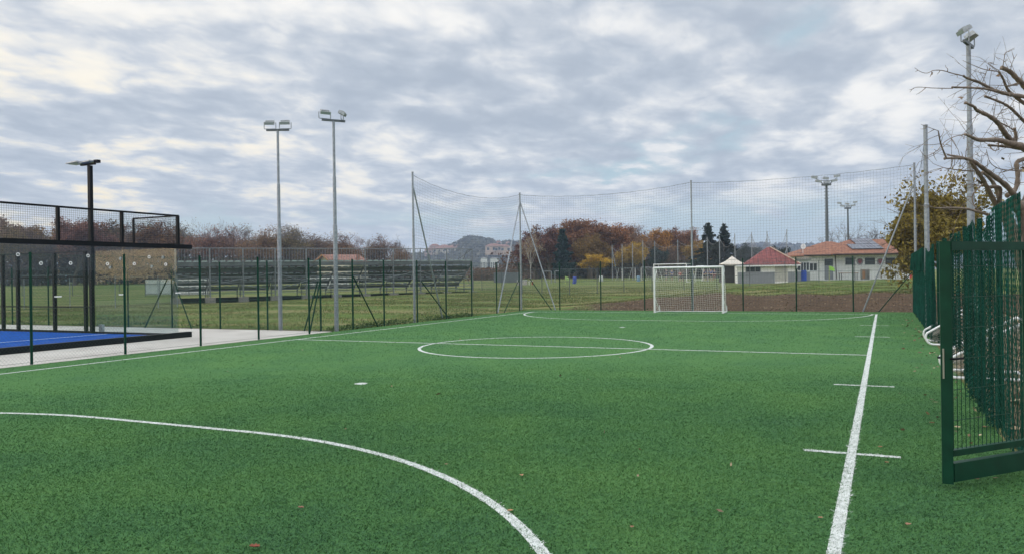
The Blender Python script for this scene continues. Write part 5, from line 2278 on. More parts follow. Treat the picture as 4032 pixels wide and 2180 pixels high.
def proto_tree(seed, H=10.0, width=0.42, nleaf=2600, leaf=0.32, base=0.25, bare=False, lev=4, trunk=0.02):
    """returns trunk MB and leaf arrays for a tree of height H standing at the origin"""
    rg = np.random.default_rng(seed)
    mb_ = MB()
    tips = []
    fork = H * base
    pts = [np.array([0, 0, -0.3]), np.array([0.05, 0, fork * 0.5]), np.array([rg.normal(0, 0.15), rg.normal(0, 0.15), fork])]
    r0 = H * trunk
    mb_.path(pts, [r0 * 1.2, r0, r0 * 0.85], 8, cap=False)
    nl = 5
    for j in range(nl):
        an = 2 * math.pi * (j + rg.uniform(-0.3, 0.3)) / nl
        tilt = rg.uniform(0.35, 0.9) * width / 0.42
        d = unit(np.array([math.cos(an) * tilt, math.sin(an) * tilt, 1.0]))
        grow(mb_, rg, pts[-1] - np.array([0, 0, rg.uniform(0, fork * 0.3)]), d, H * 0.26, r0 * 0.55, lev - 1, tips, 0.6, 0.16, 3, 0.6, H * 0.0011)
    grow(mb_, rg, pts[-1], np.array([0, 0, 1.0]), H * 0.3, r0 * 0.7, lev - 1, tips, 0.55, 0.2, 3, 0.6, H * 0.0011)
    tp = np.array(tips)
    top = tp[:, 2].max()
    k = H * 0.97 / top
    mb_.v = [(x * k, y * k, z * k) for x, y, z in mb_.v]
    tp = tp * k
    lv = None
    if nleaf:
        c = tp[rg.integers(0, len(tp), nleaf)] + rg.normal(0, H * 0.03, (nleaf, 3)) * np.array([1, 1, 0.8])
        low = rg.uniform(0, 1, nleaf) < 0.22
        c[low] = c[low] * np.array([0.85, 0.85, 0.8])
        lv = leaves(c, leaf, 0.5)
    return mb_, lv


PROTO = {}


def plant(kind, name, label, cat, p, H, col, rz=0.0, group=None, wide=1.0):
    """stand a tree of a prepared kind at p; later ones reuse the first one's meshes"""
    if kind not in PROTO:
        o = thing(name, label, cat, (0, 0, 0), group)
        kw = dict(KINDS[kind])
        tm = kw.pop('tm', BARK)
        lm = kw.pop('lm', LEAF)
        conif = kw.pop('conifer', False)
        mb_, lv = (proto_conifer if conif else proto_tree)(**kw)
        mb_.build('trunk', tm, o, smooth=True)
        if lv is not None:
            np_mesh('crown', lv[0], lv[1], lm, o)
        PROTO[kind] = o
    else:
        o = copy_tree(PROTO[kind])
        o.name = name
        o['label'] = label
        o['category'] = cat
        if group:
            o['group'] = group
        elif 'group' in o:
            del o['group']
    k = H / KINDS[kind].get('H', 10.0)
    o.location = [float(q) for q in p]
    o.scale = (k * wide, k * wide, k)
    o.rotation_euler = (0, 0, rz)
    for ch in o.children:
        if 'crown' in ch.name:
            ch.color = tuple(col) + (1,)
    return o


def proto_conifer(seed, H=10.0, width=0.24, nleaf=3200, leaf=0.3, droop=0.25, power=0.8):
    rg = np.random.default_rng(seed)
    mb_ = MB()
    mb_.path([np.array([0, 0, -0.3]), np.array([0, 0, H * 0.5]), np.array([0, 0, H * 0.98])], [H * 0.018, H * 0.012, H * 0.002], 7, cap=False)
    c = []
    z = H * 0.07
    while z < H * 0.97:
        rr = width * H * (1 - z / H) ** power * rg.uniform(0.55, 1.2) + 0.03
        nb_ = 7
        for j in range(nb_):
            an = rg.uniform(0, 6.28)
            L = rr * rg.uniform(0.6, 1.15)
            e = np.array([math.cos(an) * L, math.sin(an) * L, z + H * 0.03 - L * droop])
            mb_.path([np.array([0, 0, z]), e], [H * 0.004, H * 0.001], 3, cap=False)
            m_ = max(4, int(nleaf * L * 1.0 / (H * 10)))
            s_ = rg.uniform(0.2, 1.0, m_)[:, None]
            c.append(np.array([0, 0, z]) * (1 - s_) + e * s_ + rg.normal(0, 0.12, (m_, 3)) * np.array([1, 1, 0.6]))
        z += H * 0.036
    c = np.concatenate(c)
    return mb_, leaves(c, leaf, 0.5, 0, 2.2)


KINDS = {
    'round_a': dict(seed=1, nleaf=16000, leaf=0.16, lev=4),
    'round_b': dict(seed=2, nleaf=15000, leaf=0.16, width=0.5, lev=4),
    'tall_a': dict(seed=3, nleaf=13000, leaf=0.15, width=0.28, base=0.3, lev=4),
    'thin_a': dict(seed=4, nleaf=6500, leaf=0.11, width=0.42, lev=5, tm=TWIG),
    'thin_b': dict(seed=5, nleaf=5000, leaf=0.11, width=0.36, base=0.3, lev=5, tm=TWIG),
    'bare_a': dict(seed=6, nleaf=1500, leaf=0.08, width=0.44, lev=5, tm=TWIG),
    'bare_b': dict(seed=8, nleaf=1200, leaf=0.08, width=0.4, lev=5, tm=TWIG),
    'birch': dict(seed=9, nleaf=700, leaf=0.16, width=0.26, base=0.4, lev=4, trunk=0.011, tm=mat('pale birch bark', (0.42, 0.4, 0.37), 0.8, 0, 0.35, 3)),
    'spruce': dict(seed=10, conifer=True, nleaf=9000, width=0.55, leaf=0.17, droop=0.35, power=1.15, lm=NEEDLE),
    'cypress': dict(seed=11, conifer=True, nleaf=9000, width=0.26, leaf=0.26, droop=-0.1, lm=NEEDLE),
    'evergreen': dict(seed=12, nleaf=10000, leaf=0.22, width=0.5, base=0.12, lm=NEEDLE),
}

RUST, BROWN, PURP = (0.14, 0.084, 0.052), (0.125, 0.086, 0.056), (0.108, 0.078, 0.064)
OCHRE, GOLD, OLIVE = (0.2, 0.11, 0.035), (0.27, 0.17, 0.03), (0.13, 0.115, 0.035)
DGREEN, BGREEN = (0.018, 0.04, 0.03), (0.02, 0.05, 0.045)


def tree_at(kind, name, label, px, ytop, D, col, wide=1.0, group=None, cat='tree'):
    p = on(px, D)
    H = vup(px, ytop, D) - p[2]
    p[2] -= 0.1
    return plant(kind, name, label, cat, p, H, col, rng.uniform(0, 6.28), group, wide)


ORD = ['first', 'second', 'third', 'fourth', 'fifth', 'sixth', 'seventh', 'eighth', 'ninth', 'tenth', 'eleventh', 'twelfth', 'thirteenth']

# left wood, behind the padel court and the bleachers
CN = {RUST: 'rust-red', BROWN: 'brown', PURP: 'purplish brown', OCHRE: 'ochre', GOLD: 'golden', OLIVE: 'olive'}
secs = [('left of the first padel mesh post', [(-20, 552, RUST, 'round_a'), (8, 550, BROWN, 'round_b'), (38, 566, RUST, 'thin_a'), (62, 570, BROWN, 'round_b'), (92, 580, PURP, 'thin_b'), (122, 576, BROWN, 'thin_a')]),
        ('between the first padel mesh post and the black floodlight', [(158, 570, OCHRE, 'round_a'), (188, 556, RUST, 'tall_a'), (212, 566, BROWN, 'round_b')]),
        ('between the black floodlight and the padel corner', [(240, 557, BROWN, 'round_a'), (266, 574, OCHRE, 'thin_a'), (290, 568, RUST, 'round_b'), (322, 546, PURP, 'bare_a'), (352, 560, BROWN, 'thin_b'), (382, 566, BROWN, 'round_a'), (410, 558, PURP, 'thin_a'), (436, 556, PURP, 'bare_b')]),
        ('between the padel corner and the left floodlight pole', [(462, 562, BROWN, 'thin_a'), (492, 548, PURP, 'bare_a'), (518, 570, RUST, 'thin_b'), (545, 562, PURP, 'bare_b'), (572, 566, BROWN, 'thin_a'), (603, 562, PURP, 'bare_a'), (636, 576, BROWN, 'thin_b'), (665, 572, RUST, 'thin_a'), (688, 576, PURP, 'thin_b')]),
        ('between the two galvanised floodlight poles', [(716, 572, RUST, 'thin_b'), (740, 566, PURP, 'thin_a'), (772, 582, BROWN, 'thin_b'), (800, 590, RUST, 'thin_a'), (826, 584, RUST, 'thin_b')]),
        ('right of the two galvanised floodlight poles', [(858, 592, RUST, 'thin_a'), (886, 600, RUST, 'thin_b'), (940, 606, RUST, 'thin_a'), (968, 592, RUST, 'thin_b'), (990, 594, PURP, 'bare_b'), (1012, 622, RUST, 'thin_a')])]
for where, lst in secs:
    for i, (px, yt, c, kd) in enumerate(lst):
        D = 205 + 22 * math.sin(px * 0.13)
        bare = kd.startswith('bare')
        lab = f"{'leafless grey' if bare else CN[c]} tree of the left wood, {ORD[i]} {where}"
        if len(lab.split()) > 16:
            lab = f"{'leafless' if bare else CN[c]} left-wood tree, {ORD[i]} {where}"
        w_ = 1.25 if not bare else 1.0
        tree_at(kd, 'bare_tree' if bare else 'autumn_tree', lab, px, yt - 9, D, tuple(x * rng.uniform(0.8, 1.2) for x in c), w_, 'trees of the left wood')


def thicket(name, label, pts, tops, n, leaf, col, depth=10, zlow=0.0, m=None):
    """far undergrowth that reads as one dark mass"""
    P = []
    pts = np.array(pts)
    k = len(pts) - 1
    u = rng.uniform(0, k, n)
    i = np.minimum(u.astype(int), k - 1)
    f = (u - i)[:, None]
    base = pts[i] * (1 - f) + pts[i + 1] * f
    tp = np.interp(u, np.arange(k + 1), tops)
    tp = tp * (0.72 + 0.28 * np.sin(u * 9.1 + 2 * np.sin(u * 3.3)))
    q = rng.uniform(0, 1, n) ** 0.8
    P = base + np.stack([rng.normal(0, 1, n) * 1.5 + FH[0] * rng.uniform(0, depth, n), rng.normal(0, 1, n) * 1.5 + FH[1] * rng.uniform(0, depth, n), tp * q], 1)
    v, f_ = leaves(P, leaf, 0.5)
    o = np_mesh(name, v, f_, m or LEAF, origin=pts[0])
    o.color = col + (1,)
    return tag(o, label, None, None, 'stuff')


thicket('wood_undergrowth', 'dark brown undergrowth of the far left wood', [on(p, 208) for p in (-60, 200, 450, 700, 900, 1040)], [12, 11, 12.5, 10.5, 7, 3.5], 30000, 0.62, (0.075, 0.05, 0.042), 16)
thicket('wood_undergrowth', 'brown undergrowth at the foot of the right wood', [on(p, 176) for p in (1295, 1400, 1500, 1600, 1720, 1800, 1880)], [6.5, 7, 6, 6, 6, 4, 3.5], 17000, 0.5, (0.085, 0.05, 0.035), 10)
thicket('hedge', 'low brown hedge along the far edge of the field', [on(p, 150) for p in (1186, 1240, 1300)], [2.6, 2.4, 3.2], 7000, 0.2, (0.12, 0.07, 0.055), 4)

# trees to the left behind the viewer, mirrored in the padel glass
mpos = [np.array([-150 + 25 * i, -95 - 22 * i, 0.0]) for i in range(-1, 4)]
for p in mpos:
    p[2] = tz(p)
thicket('hedge', 'dark hedge far off to the left, mirrored in the padel glass', mpos, [5.0, 5.4, 4.6, 5.2, 5.0], 5000, 0.45, (0.05, 0.05, 0.03), 5)

# right wood in autumn colour
lst = [('birch', 'birch_tree', 'slender pale birch almost bare at the left end of the right wood', 1335, 566, 150, (0.2, 0.14, 0.08), 1.0),
       ('round_b', 'autumn_tree', 'wide purplish red tree at the left end of the right wood', 1345, 580, 168, (0.1, 0.04, 0.035), 1.2),
       ('round_a', 'autumn_tree', 'tall reddish brown tree left of the dark cypress in the right wood', 1383, 562, 166, (0.11, 0.05, 0.038), 1.25),
       ('cypress', 'cypress_tree', 'broad dark blue-green cypress in front of the right wood', 1416, 573, 152, BGREEN, 0.95),
       ('round_a', 'autumn_tree', 'tall orange-brown tree just right of the dark cypress', 1447, 551, 172, (0.19, 0.085, 0.03), 1.25),
       ('tall_a', 'autumn_tree', 'tallest dark rust tree in the middle of the right wood', 1482, 546, 170, (0.13, 0.06, 0.03), 1.6),
       ('round_b', 'autumn_tree', 'orange-brown tree right of the tallest rust tree', 1510, 556, 172, (0.2, 0.09, 0.035), 1.15),
       ('round_a', 'autumn_tree', 'olive-ochre tree in front of the tallest rust tree', 1490, 585, 158, (0.15, 0.095, 0.032), 1.2),
       ('tall_a', 'autumn_tree', 'light orange tree right of the middle of the right wood', 1540, 562, 174, (0.24, 0.11, 0.045), 1.4),
       ('round_b', 'autumn_tree', 'rusty tree behind the yellow-leaved tree', 1566, 566, 178, (0.19, 0.085, 0.04), 1.2),
       ('thin_a', 'autumn_tree', 'pinkish brown thin-leaved tree above the yellow tree', 1600, 560, 176, (0.18, 0.1, 0.075), 1.2),
       ('round_b', 'autumn_tree', 'yellow-leaved low tree in front of the right wood', 1592, 606, 152, (0.3, 0.2, 0.035), 1.2),
       ('thin_b', 'bare_tree', 'pale leafless tree rising through the right wood', 1612, 572, 160, (0.2, 0.13, 0.09), 0.9),
       ('tall_a', 'autumn_tree', 'orange-gold tree left of the middle net pole', 1648, 573, 170, (0.26, 0.13, 0.03), 1.3),
       ('round_a', 'autumn_tree', 'purplish brown tree left of the middle net pole', 1690, 571, 176, (0.12, 0.06, 0.045), 1.3),
       ('tall_a', 'autumn_tree', 'pinkish orange tree touching the middle net pole', 1722, 572, 172, (0.2, 0.1, 0.06), 1.2),
       ('round_b', 'autumn_tree', 'golden green tree right of the middle net pole', 1757, 600, 160, (0.24, 0.15, 0.03), 1.0),
       ('evergreen', 'evergreen_tree', 'small dark evergreen below the orange-gold tree', 1655, 620, 150, DGREEN, 0.9),
       ('tall_a', 'autumn_shrub', 'bright yellow shrub at the foot of the right wood', 1498, 636, 146, (0.34, 0.22, 0.03), 1.6),
       ('thin_b', 'autumn_tree', 'dull red low tree behind the field net', 1565, 612, 156, (0.11, 0.045, 0.045), 1.4),
       ('thin_a', 'autumn_tree', 'grey-brown low tree right of the yellow-leaved tree', 1680, 612, 158, (0.11, 0.07, 0.05), 1.4),
       ('spruce', 'spruce_tree', 'left one of the two dark spruces by the cream tent', 1782, 556, 138, (0.022, 0.036, 0.024), 1.15),
       ('spruce', 'spruce_tree', 'right one of the two dark spruces by the cream tent', 1822, 558, 138, (0.018, 0.032, 0.024), 1.15),
       ('evergreen', 'evergreen_tree', 'round blue-green evergreen between the spruces and the red roof', 1877, 611, 170, (0.03, 0.055, 0.055), 1.25),
       ('evergreen', 'evergreen_tree', 'dark evergreen rising behind the red roof', 1959, 616, 125, (0.025, 0.04, 0.025), 1.0),
       ('bare_a', 'bare_tree', 'bare tree behind the clubhouse, left of the farther stadium light', 2118, 548, 140, BROWN, 0.9),
       ('bare_b', 'bare_tree', 'bare tree behind the clubhouse, right of the farther stadium light', 2188, 552, 140, BROWN, 1.0)]
for kd, nm, lab, px, yt, D, c, w_ in lst:
    tree_at(kd, nm, lab, px, yt, D, c, w_, 'trees of the right wood' if px < 1770 else None)

# leafy tree past the end of the net fence
lt = thing('broadleaf_tree', 'olive-brown leafy tree behind the net fence at the right', 'tree', on(2365, 41))
rg = np.random.default_rng(40)
mbt = MB()
tips = []
pb = on(2372, 41)
for k, (px, py, D) in enumerate(((2290, 560, 39), (2330, 500, 41), (2262, 600, 40), (2400, 530, 42), (2440, 560, 41), (2352, 560, 40), (2300, 640, 39), (2420, 600, 40), (2470, 590, 43), (2255, 640, 40))):
    e = W(px, py, D)
    d = e - (pb + np.array([0, 0, 1.2]))
    L = np.linalg.norm(d)
    grow(mbt, rg, pb + np.array([0, 0, 1.0 + 0.1 * k]), unit(d), L * 0.55, 0.09, 3, tips, 0.6, 0.05, 3, 0.6, 0.006)
mbt.path([pb - np.array([0, 0, 0.3]), pb + np.array([0.05, 0, 1.2]), pb + np.array([0, 0.1, 2.2])], [0.2, 0.16, 0.12], 9)
mbt.build('trunk', BARK, lt, smooth=True)
tp = np.array(tips)
c = tp[rg.integers(0, len(tp), 9000)] + rg.normal(0, 0.24, (9000, 3))
env = []
for px, py, D, r in ((2283, 575, 39, 0.75), (2262, 610, 39.5, 0.6), (2320, 545, 41, 1.1), (2336, 508, 41, 0.5), (2380, 540, 42, 1.0), (2300, 620, 39, 0.9), (2350, 600, 40, 1.2), (2400, 590, 41, 1.1), (2258, 640, 40, 0.45), (2290, 662, 39, 0.5), (2430, 560, 42, 0.8)):
    m_ = int(2600 * r)
    g_ = rg.normal(0, 1, (m_, 3))
    g_ /= np.linalg.norm(g_, axis=1, keepdims=True)
    env.append(W(px, py, D) + g_ * r * rg.uniform(0.35, 1.05, (m_, 1)))
keep_ = c[rg.uniform(0, 1, len(c)) < 0.5]
allp = np.concatenate([keep_] + env)
dv = allp - CAM
px_ = (2016 + F * (dv @ AX_R) / (dv @ AX_F)) / KX
allp = allp[px_ > 2238 + 26 * np.sin(allp[:, 2] * 3.0)]
v, f = leaves(allp, 0.12, 0.45, 0, 1.5)
o = np_mesh('crown', v, f, LEAF, lt)
o.color = (0.165, 0.13, 0.03, 1)

# pruned bare tree at the right edge: limbs surveyed from the photograph
nt_ = thing('bare_tree', 'large pruned bare tree reaching in over the net fence at the right', 'tree', (W(2600, 690, 14.5)[0], W(2600, 690, 14.5)[1], 0))


def q8(x, y, D):
    return W((3532 + x * 0.7184) / KX, y * 0.7184 / KX, D)


def smooth_path(P, n=5):
    P = [np.array(p) for p in P]
    out = []
    for i in range(len(P) - 1):
        p0, p1, p2, p3 = P[max(i - 1, 0)], P[i], P[i + 1], P[min(i + 2, len(P) - 1)]
        for k in range(n):
            t_ = k / n
            out.append(0.5 * ((2 * p1) + (-p0 + p2) * t_ + (2 * p0 - 5 * p1 + 4 * p2 - p3) * t_ ** 2 + (-p0 + 3 * p1 - 3 * p2 + p3) * t_ ** 3))
    out.append(P[-1])
    return out


LIMBS = [  # points on the enlarged photo, start radius, end radius (in its pixels), depth start, depth end
    ([(655, 1085), (600, 1020), (530, 965), (475, 925), (420, 885), (390, 873), (330, 866), (262, 870)], 16, 5, 14.2, 12.8),
    ([(270, 868), (240, 790), (226, 718)], 5, 3, 12.8, 12.6), ([(226, 718), (185, 703), (132, 683)], 2, 1, 12.6, 12.5),
    ([(275, 850), (350, 862), (410, 880)], 4, 7, 12.9, 13.2),
    ([(545, 1130), (510, 1060), (470, 985), (430, 925), (405, 888)], 15, 8, 14.3, 13.3),
    ([(565, 1120), (545, 1040), (510, 980), (470, 945)], 13, 8, 14.6, 14.2),
    ([(560, 1110), (562, 1030), (500, 1025), (470, 1012), (440, 988)], 12, 5, 14.2, 13.8),
    ([(600, 1075), (650, 1035), (662, 960), (655, 895), (690, 875), (720, 870)], 13, 11, 14.4, 14.6),
    ([(750, 850), (700, 812), (655, 795), (600, 782), (550, 768), (450, 768), (405, 750), (375, 738)], 24, 5, 14.8, 13.0),
    ([(375, 738), (320, 748), (260, 780), (215, 830), (148, 862)], 2.5, 1, 13.0, 12.6),
    ([(300, 765), (240, 815), (150, 870)], 1.6, 0.8, 12.9, 12.7),
    ([(700, 822), (600, 805), (505, 797)], 9, 6, 14.7, 14.1), ([(505, 797), (530, 825), (560, 820)], 4, 2, 14.1, 14.0),
    ([(640, 790), (610, 755), (580, 715), (550, 672), (500, 635), (440, 607), (420, 585), (375, 565)], 17, 6, 14.6, 13.4),
    ([(650, 775), (652, 740), (642, 705)], 9, 8, 14.6, 14.5),
    ([(720, 690), (660, 630), (620, 592), (575, 565), (485, 530)], 9, 6, 14.8, 13.8),
    ([(760, 545), (690, 530), (620, 520), (560, 505), (510, 485), (455, 455), (385, 430), (365, 418)], 14, 5, 15.0, 13.4),
    ([(365, 418), (300, 402), (245, 387), (200, 388), (165, 402), (130, 395), (97, 373)], 3, 1, 13.4, 12.6),
    ([(540, 500), (480, 488), (400, 482), (305, 480)], 7, 5, 14.2, 13.2), ([(305, 486), (200, 484), (105, 480), (70, 507)], 2.5, 1, 13.2, 12.4),
    ([(730, 520), (695, 470), (655, 430), (620, 395), (575, 372)], 17, 11, 15.0, 14.6),
    ([(740, 590), (690, 562), (640, 525), (605, 490), (580, 430), (560, 398)], 12, 5, 15.0, 14.2),
    ([(565, 395), (480, 382), (420, 360), (360, 333)], 3, 1.2, 14.2, 13.4), ([(560, 390), (500, 350), (530, 345)], 2, 1, 14.3, 14.0),
    ([(580, 370), (588, 320), (598, 290), (645, 264)], 2.5, 1, 14.5, 14.3), ([(622, 390), (632, 345), (657, 298)], 2.2, 1, 14.6, 14.5),
    ([(500, 1178), (440, 1160), (380, 1145), (300, 1140), (215, 1142)], 8, 4, 13.6, 12.8), ([(215, 1142), (160, 1124)], 3, 1, 12.8, 12.6),
    ([(470, 1010), (420, 1060), (415, 1110), (450, 1160)], 4, 3, 13.6, 13.4),
    ([(440, 940), (330, 932), (255, 920)], 4, 2, 13.6, 13.0), ([(255, 920), (200, 940), (150, 948)], 1.5, 0.8, 13.0, 12.8),
    ([(700, 930), (640, 935), (560, 925), (510, 890), (490, 820)], 4, 1.2, 14.4, 13.6),
    ([(660, 470), (600, 470), (500, 468)], 3, 1.2, 14.8, 14.0), ([(690, 455), (640, 465), (600, 478)], 7, 4, 14.9, 14.6),
    ([(545, 665), (600, 690), (640, 715)], 4, 3, 14.2, 14.4), ([(640, 760), (560, 730), (520, 750)], 2.5, 1, 14.6, 14.2),
    ([(470, 450), (495, 380), (490, 360)], 2, 1, 13.8, 13.6), ([(530, 640), (540, 570), (548, 540)], 2, 1, 14.0, 13.9), ([(545, 650), (590, 580)], 2, 1, 14.1, 13.9),
    ([(390, 880), (340, 950), (290, 1000)], 1.5, 0.7, 13.3, 13.0), ([(300, 965), (360, 985), (400, 1000)], 1.4, 0.8, 13.2, 13.4)]
PP = 0.7184 / F
mbn = MB()
for pts, r0, r1, d0_, d1_ in LIMBS:
    P = []
    m_ = len(pts) - 1
    for i, (x, y) in enumerate(pts):
        P.append(q8(x, y, d0_ + (d1_ - d0_) * i / m_))
    P = smooth_path(P)
    k = len(P) - 1
    rad = [(r0 + (r1 - r0) * i / k) * PP * 13.8 * (1 + 0.12 * math.sin(i * 1.9 + r0)) for i in range(k + 1)]
    mbn.path(P, rad, 8 if r0 > 6 else 5)
    if r1 > 3.5:                         # pruning knuckle at the cut end
        mbn.path([P[-1], P[-1] + (P[-1] - P[-2]) * 0.35], [rad[-1] * 1.45, rad[-1] * 0.9], 7)
    rg = np.random.default_rng(int(r0 * 100 + pts[0][0]))
    for i in range(3, k, 4):             # stubs and twigs
        if rg.uniform() < 0.7:
            d = unit(P[i] - P[i - 1])
            a = rg.normal(0, 1, 3)
            a = unit(a - d * (a @ d))
            L = rg.uniform(0.05, 0.5) * (1.0 if r0 > 3 else 0.45)
            q = P[i] + a * rad[i] * 0.7
            pts2 = [q]
            for j in range(3):
                a = unit(a + rg.normal(0, 0.28, 3) + d * 0.25)
                q = q + a * L / 3
                pts2.append(q)
            mbn.path(pts2, [0.007, 0.005, 0.004, 0.002], 4)
            if L > 0.25:
                mbn.path([pts2[2], pts2[2] + unit(a + rg.normal(0, 0.6, 3)) * 0.14], [0.005, 0.0025], 3)
# long fine twigs
rg = np.random.default_rng(77)
for pts, r0, r1, d0_, d1_ in LIMBS:
    if r0 < 4:
        continue
    m_ = len(pts) - 1
    for k in range(3 + int(r0 / 5)):
        s_ = rg.uniform(0.15, 1.0) * m_
        i = min(int(s_), m_ - 1)
        f_ = s_ - i
        x = pts[i][0] * (1 - f_) + pts[i + 1][0] * f_
        y = pts[i][1] * (1 - f_) + pts[i + 1][1] * f_
        q = q8(x, y, d0_ + (d1_ - d0_) * s_ / m_)
        a = unit(np.array([-RH[0] * rg.uniform(0.1, 1), -RH[1] * rg.uniform(0.1, 1), rg.normal(0.35, 0.6)]) + rg.normal(0, 0.3, 3))
        L = rg.uniform(0.3, 0.95)
        tp_ = [q]
        for j in range(5):
            a = unit(a + rg.normal(0, 0.2, 3))
            q = q + a * L / 5
            tp_.append(q)
        mbn.path(tp_, [0.0055, 0.0045, 0.0038, 0.003, 0.0024, 0.0018], 3)
        for j in (2, 3, 4):
            if rg.uniform() < 0.6:
                e = unit(a + rg.normal(0, 0.7, 3)) * L * rg.uniform(0.12, 0.35)
                mbn.path([tp_[j], tp_[j] + e], [0.003, 0.0016], 3)
# stems down to the ground
st_ = [q8(700, 1190, 14.4), q8(640, 1120, 14.3), q8(655, 1085, 14.2)]
ftp = np.array([st_[0][0] + 0.25, st_[0][1], -0.15])
mbn.path(smooth_path([ftp, (ftp + st_[0]) / 2 + np.array([0.05, 0, 0]), st_[0], st_[1], st_[2]]), np.linspace(0.19, 0.075, 21), 10)
mbn.path(smooth_path([(ftp + st_[0]) / 2, q8(600, 1180, 14.3), q8(545, 1130, 14.3)]), np.linspace(0.13, 0.07, 11), 9)
mbn.path(smooth_path([st_[0], q8(770, 1000, 14.8), q8(790, 900, 14.9), q8(760, 700, 15.0), q8(770, 600, 15.1), q8(750, 540, 15.0)]), np.linspace(0.15, 0.09, 26), 9)
mbn.path(smooth_path([q8(790, 900, 14.9), q8(765, 870, 14.8), q8(750, 850, 14.8)]), np.linspace(0.13, 0.1, 11), 9)
mbn.path(smooth_path([q8(770, 600, 15.1), q8(755, 560, 15.05), q8(730, 520, 15.0)]), np.linspace(0.1, 0.08, 11), 8)
mbn.build('trunk_and_limbs', BARKL, nt_, smooth=True)
pts_ = np.array([q8(x, y, 13.2) for x, y in ((192, 402), (188, 410), (350, 535), (356, 540), (405, 648), (440, 655), (192, 808), (555, 415), (508, 380), (580, 870), (590, 940), (690, 920), (695, 930), (240, 935))])
v, f = leaves(pts_, 0.05, 0.3, 0, 1.7)
o = np_mesh('withered_leaves', v, f, LITTER, nt_)

# ------------------------------------------------------------------ far hills, town and air
def hill_mat(name, stops, scale):
    m, nt, N, L, B = nodes(name)
    tc = N.new('ShaderNodeTexCoord')
    n = N.new('ShaderNodeTexNoise')
    n.inputs['Scale'].default_value = scale
    n.inputs['Detail'].default_value = 10
    n.inputs['Roughness'].default_value = 0.7
    L.new(tc.outputs['Object'], n.inputs['Vector'])
    rp = ramp(N, stops)
    L.new(n.outputs['Fac'], rp.inputs['Fac'])
    L.new(rp.outputs['Color'], B.inputs['Base Color'])
    B.inputs['Roughness'].default_value = 1
    B.inputs['Specular IOR Level'].default_value = 0
    return m


HILLM = hill_mat('wooded hillside', [(0.3, (0.04, 0.05, 0.03)), (0.5, (0.09, 0.08, 0.05)), (0.7, (0.15, 0.12, 0.08))], 0.03)


def ridge(name, prof, D, m, foot, back=260, rough=2.0, woods=0, leaf=5.0, colr=(0.07, 0.06, 0.04)):
    """hill whose crest follows surveyed points; slopes down to the plain in front and behind"""
    pxs = np.linspace(prof[0][0], prof[-1][0], 150)
    ys = np.interp(pxs, [p[0] for p in prof], [p[1] for p in prof])
    rg = np.random.default_rng(int(D))
    crest = np.array([W(px, y, D) for px, y in zip(pxs, ys)])
    crest[:, 2] += rg.normal(0, rough * 0.3, len(crest))
    v, rows_ = [], 15
    for i, c in enumerate(crest):
        d = unit(c[:2] - CAM[:2])
        for j in range(rows_):
            q = j / (rows_ - 1) * 2 - 1           # -1 front foot, 0 crest, 1 back foot
            hgt_ = (c[2] + 2.5) * (1 - q * q) ** 1.1 - 2.5
            o = (foot if q < 0 else back) * q
            v.append((c[0] + d[0] * o, c[1] + d[1] * o, hgt_ + rg.normal(0, rough * 0.5) * (1 - abs(q))))
    f = [(i * rows_ + j, (i + 1) * rows_ + j, (i + 1) * rows_ + j + 1, i * rows_ + j + 1) for i in range(len(crest) - 1) for j in range(rows_ - 1)]
    tag(np_mesh(name, v, f, m, smooth=True), kind='structure')
    if woods:
        va = np.array(v).reshape(len(crest), rows_, 3)
        i = rg.uniform(0, len(crest) - 1.01, woods)
        j = rg.uniform(1.0, 7.3, woods)
        i0, j0 = i.astype(int), j.astype(int)
        fi, fj = (i - i0)[:, None], (j - j0)[:, None]
        P = (va[i0, j0] * (1 - fi) + va[i0 + 1, j0] * fi) * (1 - fj) + (va[i0, j0 + 1] * (1 - fi) + va[i0 + 1, j0 + 1] * fi) * fj
        clump = np.sin(i * 0.9) + np.sin(j * 3.1 + i * 0.37)
        P = P[clump > -0.9]
        P[:, 2] += rg.uniform(0, leaf * 1.1, len(P))
        vv, ff = leaves(P, leaf, 0.6, 0, 1.3)
        o = np_mesh('hill_woods', vv, ff, LEAF)
        o.color = colr + (1,)
        tag(o, 'woodland covering the far ' + name.replace('_', ' '), None, None, 'stuff')
    return


ridge('town_hill', [(985, 652), (1048, 644), (1080, 640), (1120, 630), (1150, 617), (1167, 606), (1190, 603), (1215, 606), (1240, 612), (1265, 616), (1300, 615), (1350, 620), (1420, 628)], 1250, HILLM, 420, 300, 2.0, 10000, 3.8, (0.075, 0.075, 0.062))
ridge('far_ridge', [(1400, 640), (1500, 632), (1700, 628), (1850, 625), (1900, 619), (1960, 621), (2030, 622), (2100, 620), (2200, 622), (2320, 618), (2450, 622), (2620, 628)], 1700, HILLM, 500, 300, 3.0, 12000, 5.5, (0.07, 0.06, 0.05))
ridge('far_ridge', [(-160, 668), (100, 664), (400, 666), (700, 668), (1000, 660)], 1900, HILLM, 500, 300, 3.0, 0)

# conifers that stand out on the hilltop
for i, (px, yt, D, kd, lab) in enumerate(((1167, 594, 1235, 'cypress', 'broad dark conifer on the left shoulder of the town hill'), (1186, 591, 1240, 'spruce', 'slender pointed conifer on the very top of the town hill'), (1198, 594, 1240, 'evergreen', 'round dark tree just right of the pointed hilltop conifer'),
                                          (1214, 594, 1240, 'spruce', 'second pointed conifer on the hilltop, farther right'), (1127, 613, 1180, 'evergreen', 'big round tree alone at the left foot of the town hill'), (1206, 597, 1240, 'cypress', 'small conifer between the two pointed hilltop trees'))):
    p = W(px, yt, D)
    H = 22.0 if i != 4 else 20.0
    plant(kd, 'hilltop_tree', lab, 'tree', (p[0], p[1], p[2] - H), H, (0.025, 0.035, 0.03), i, None, 1.2)

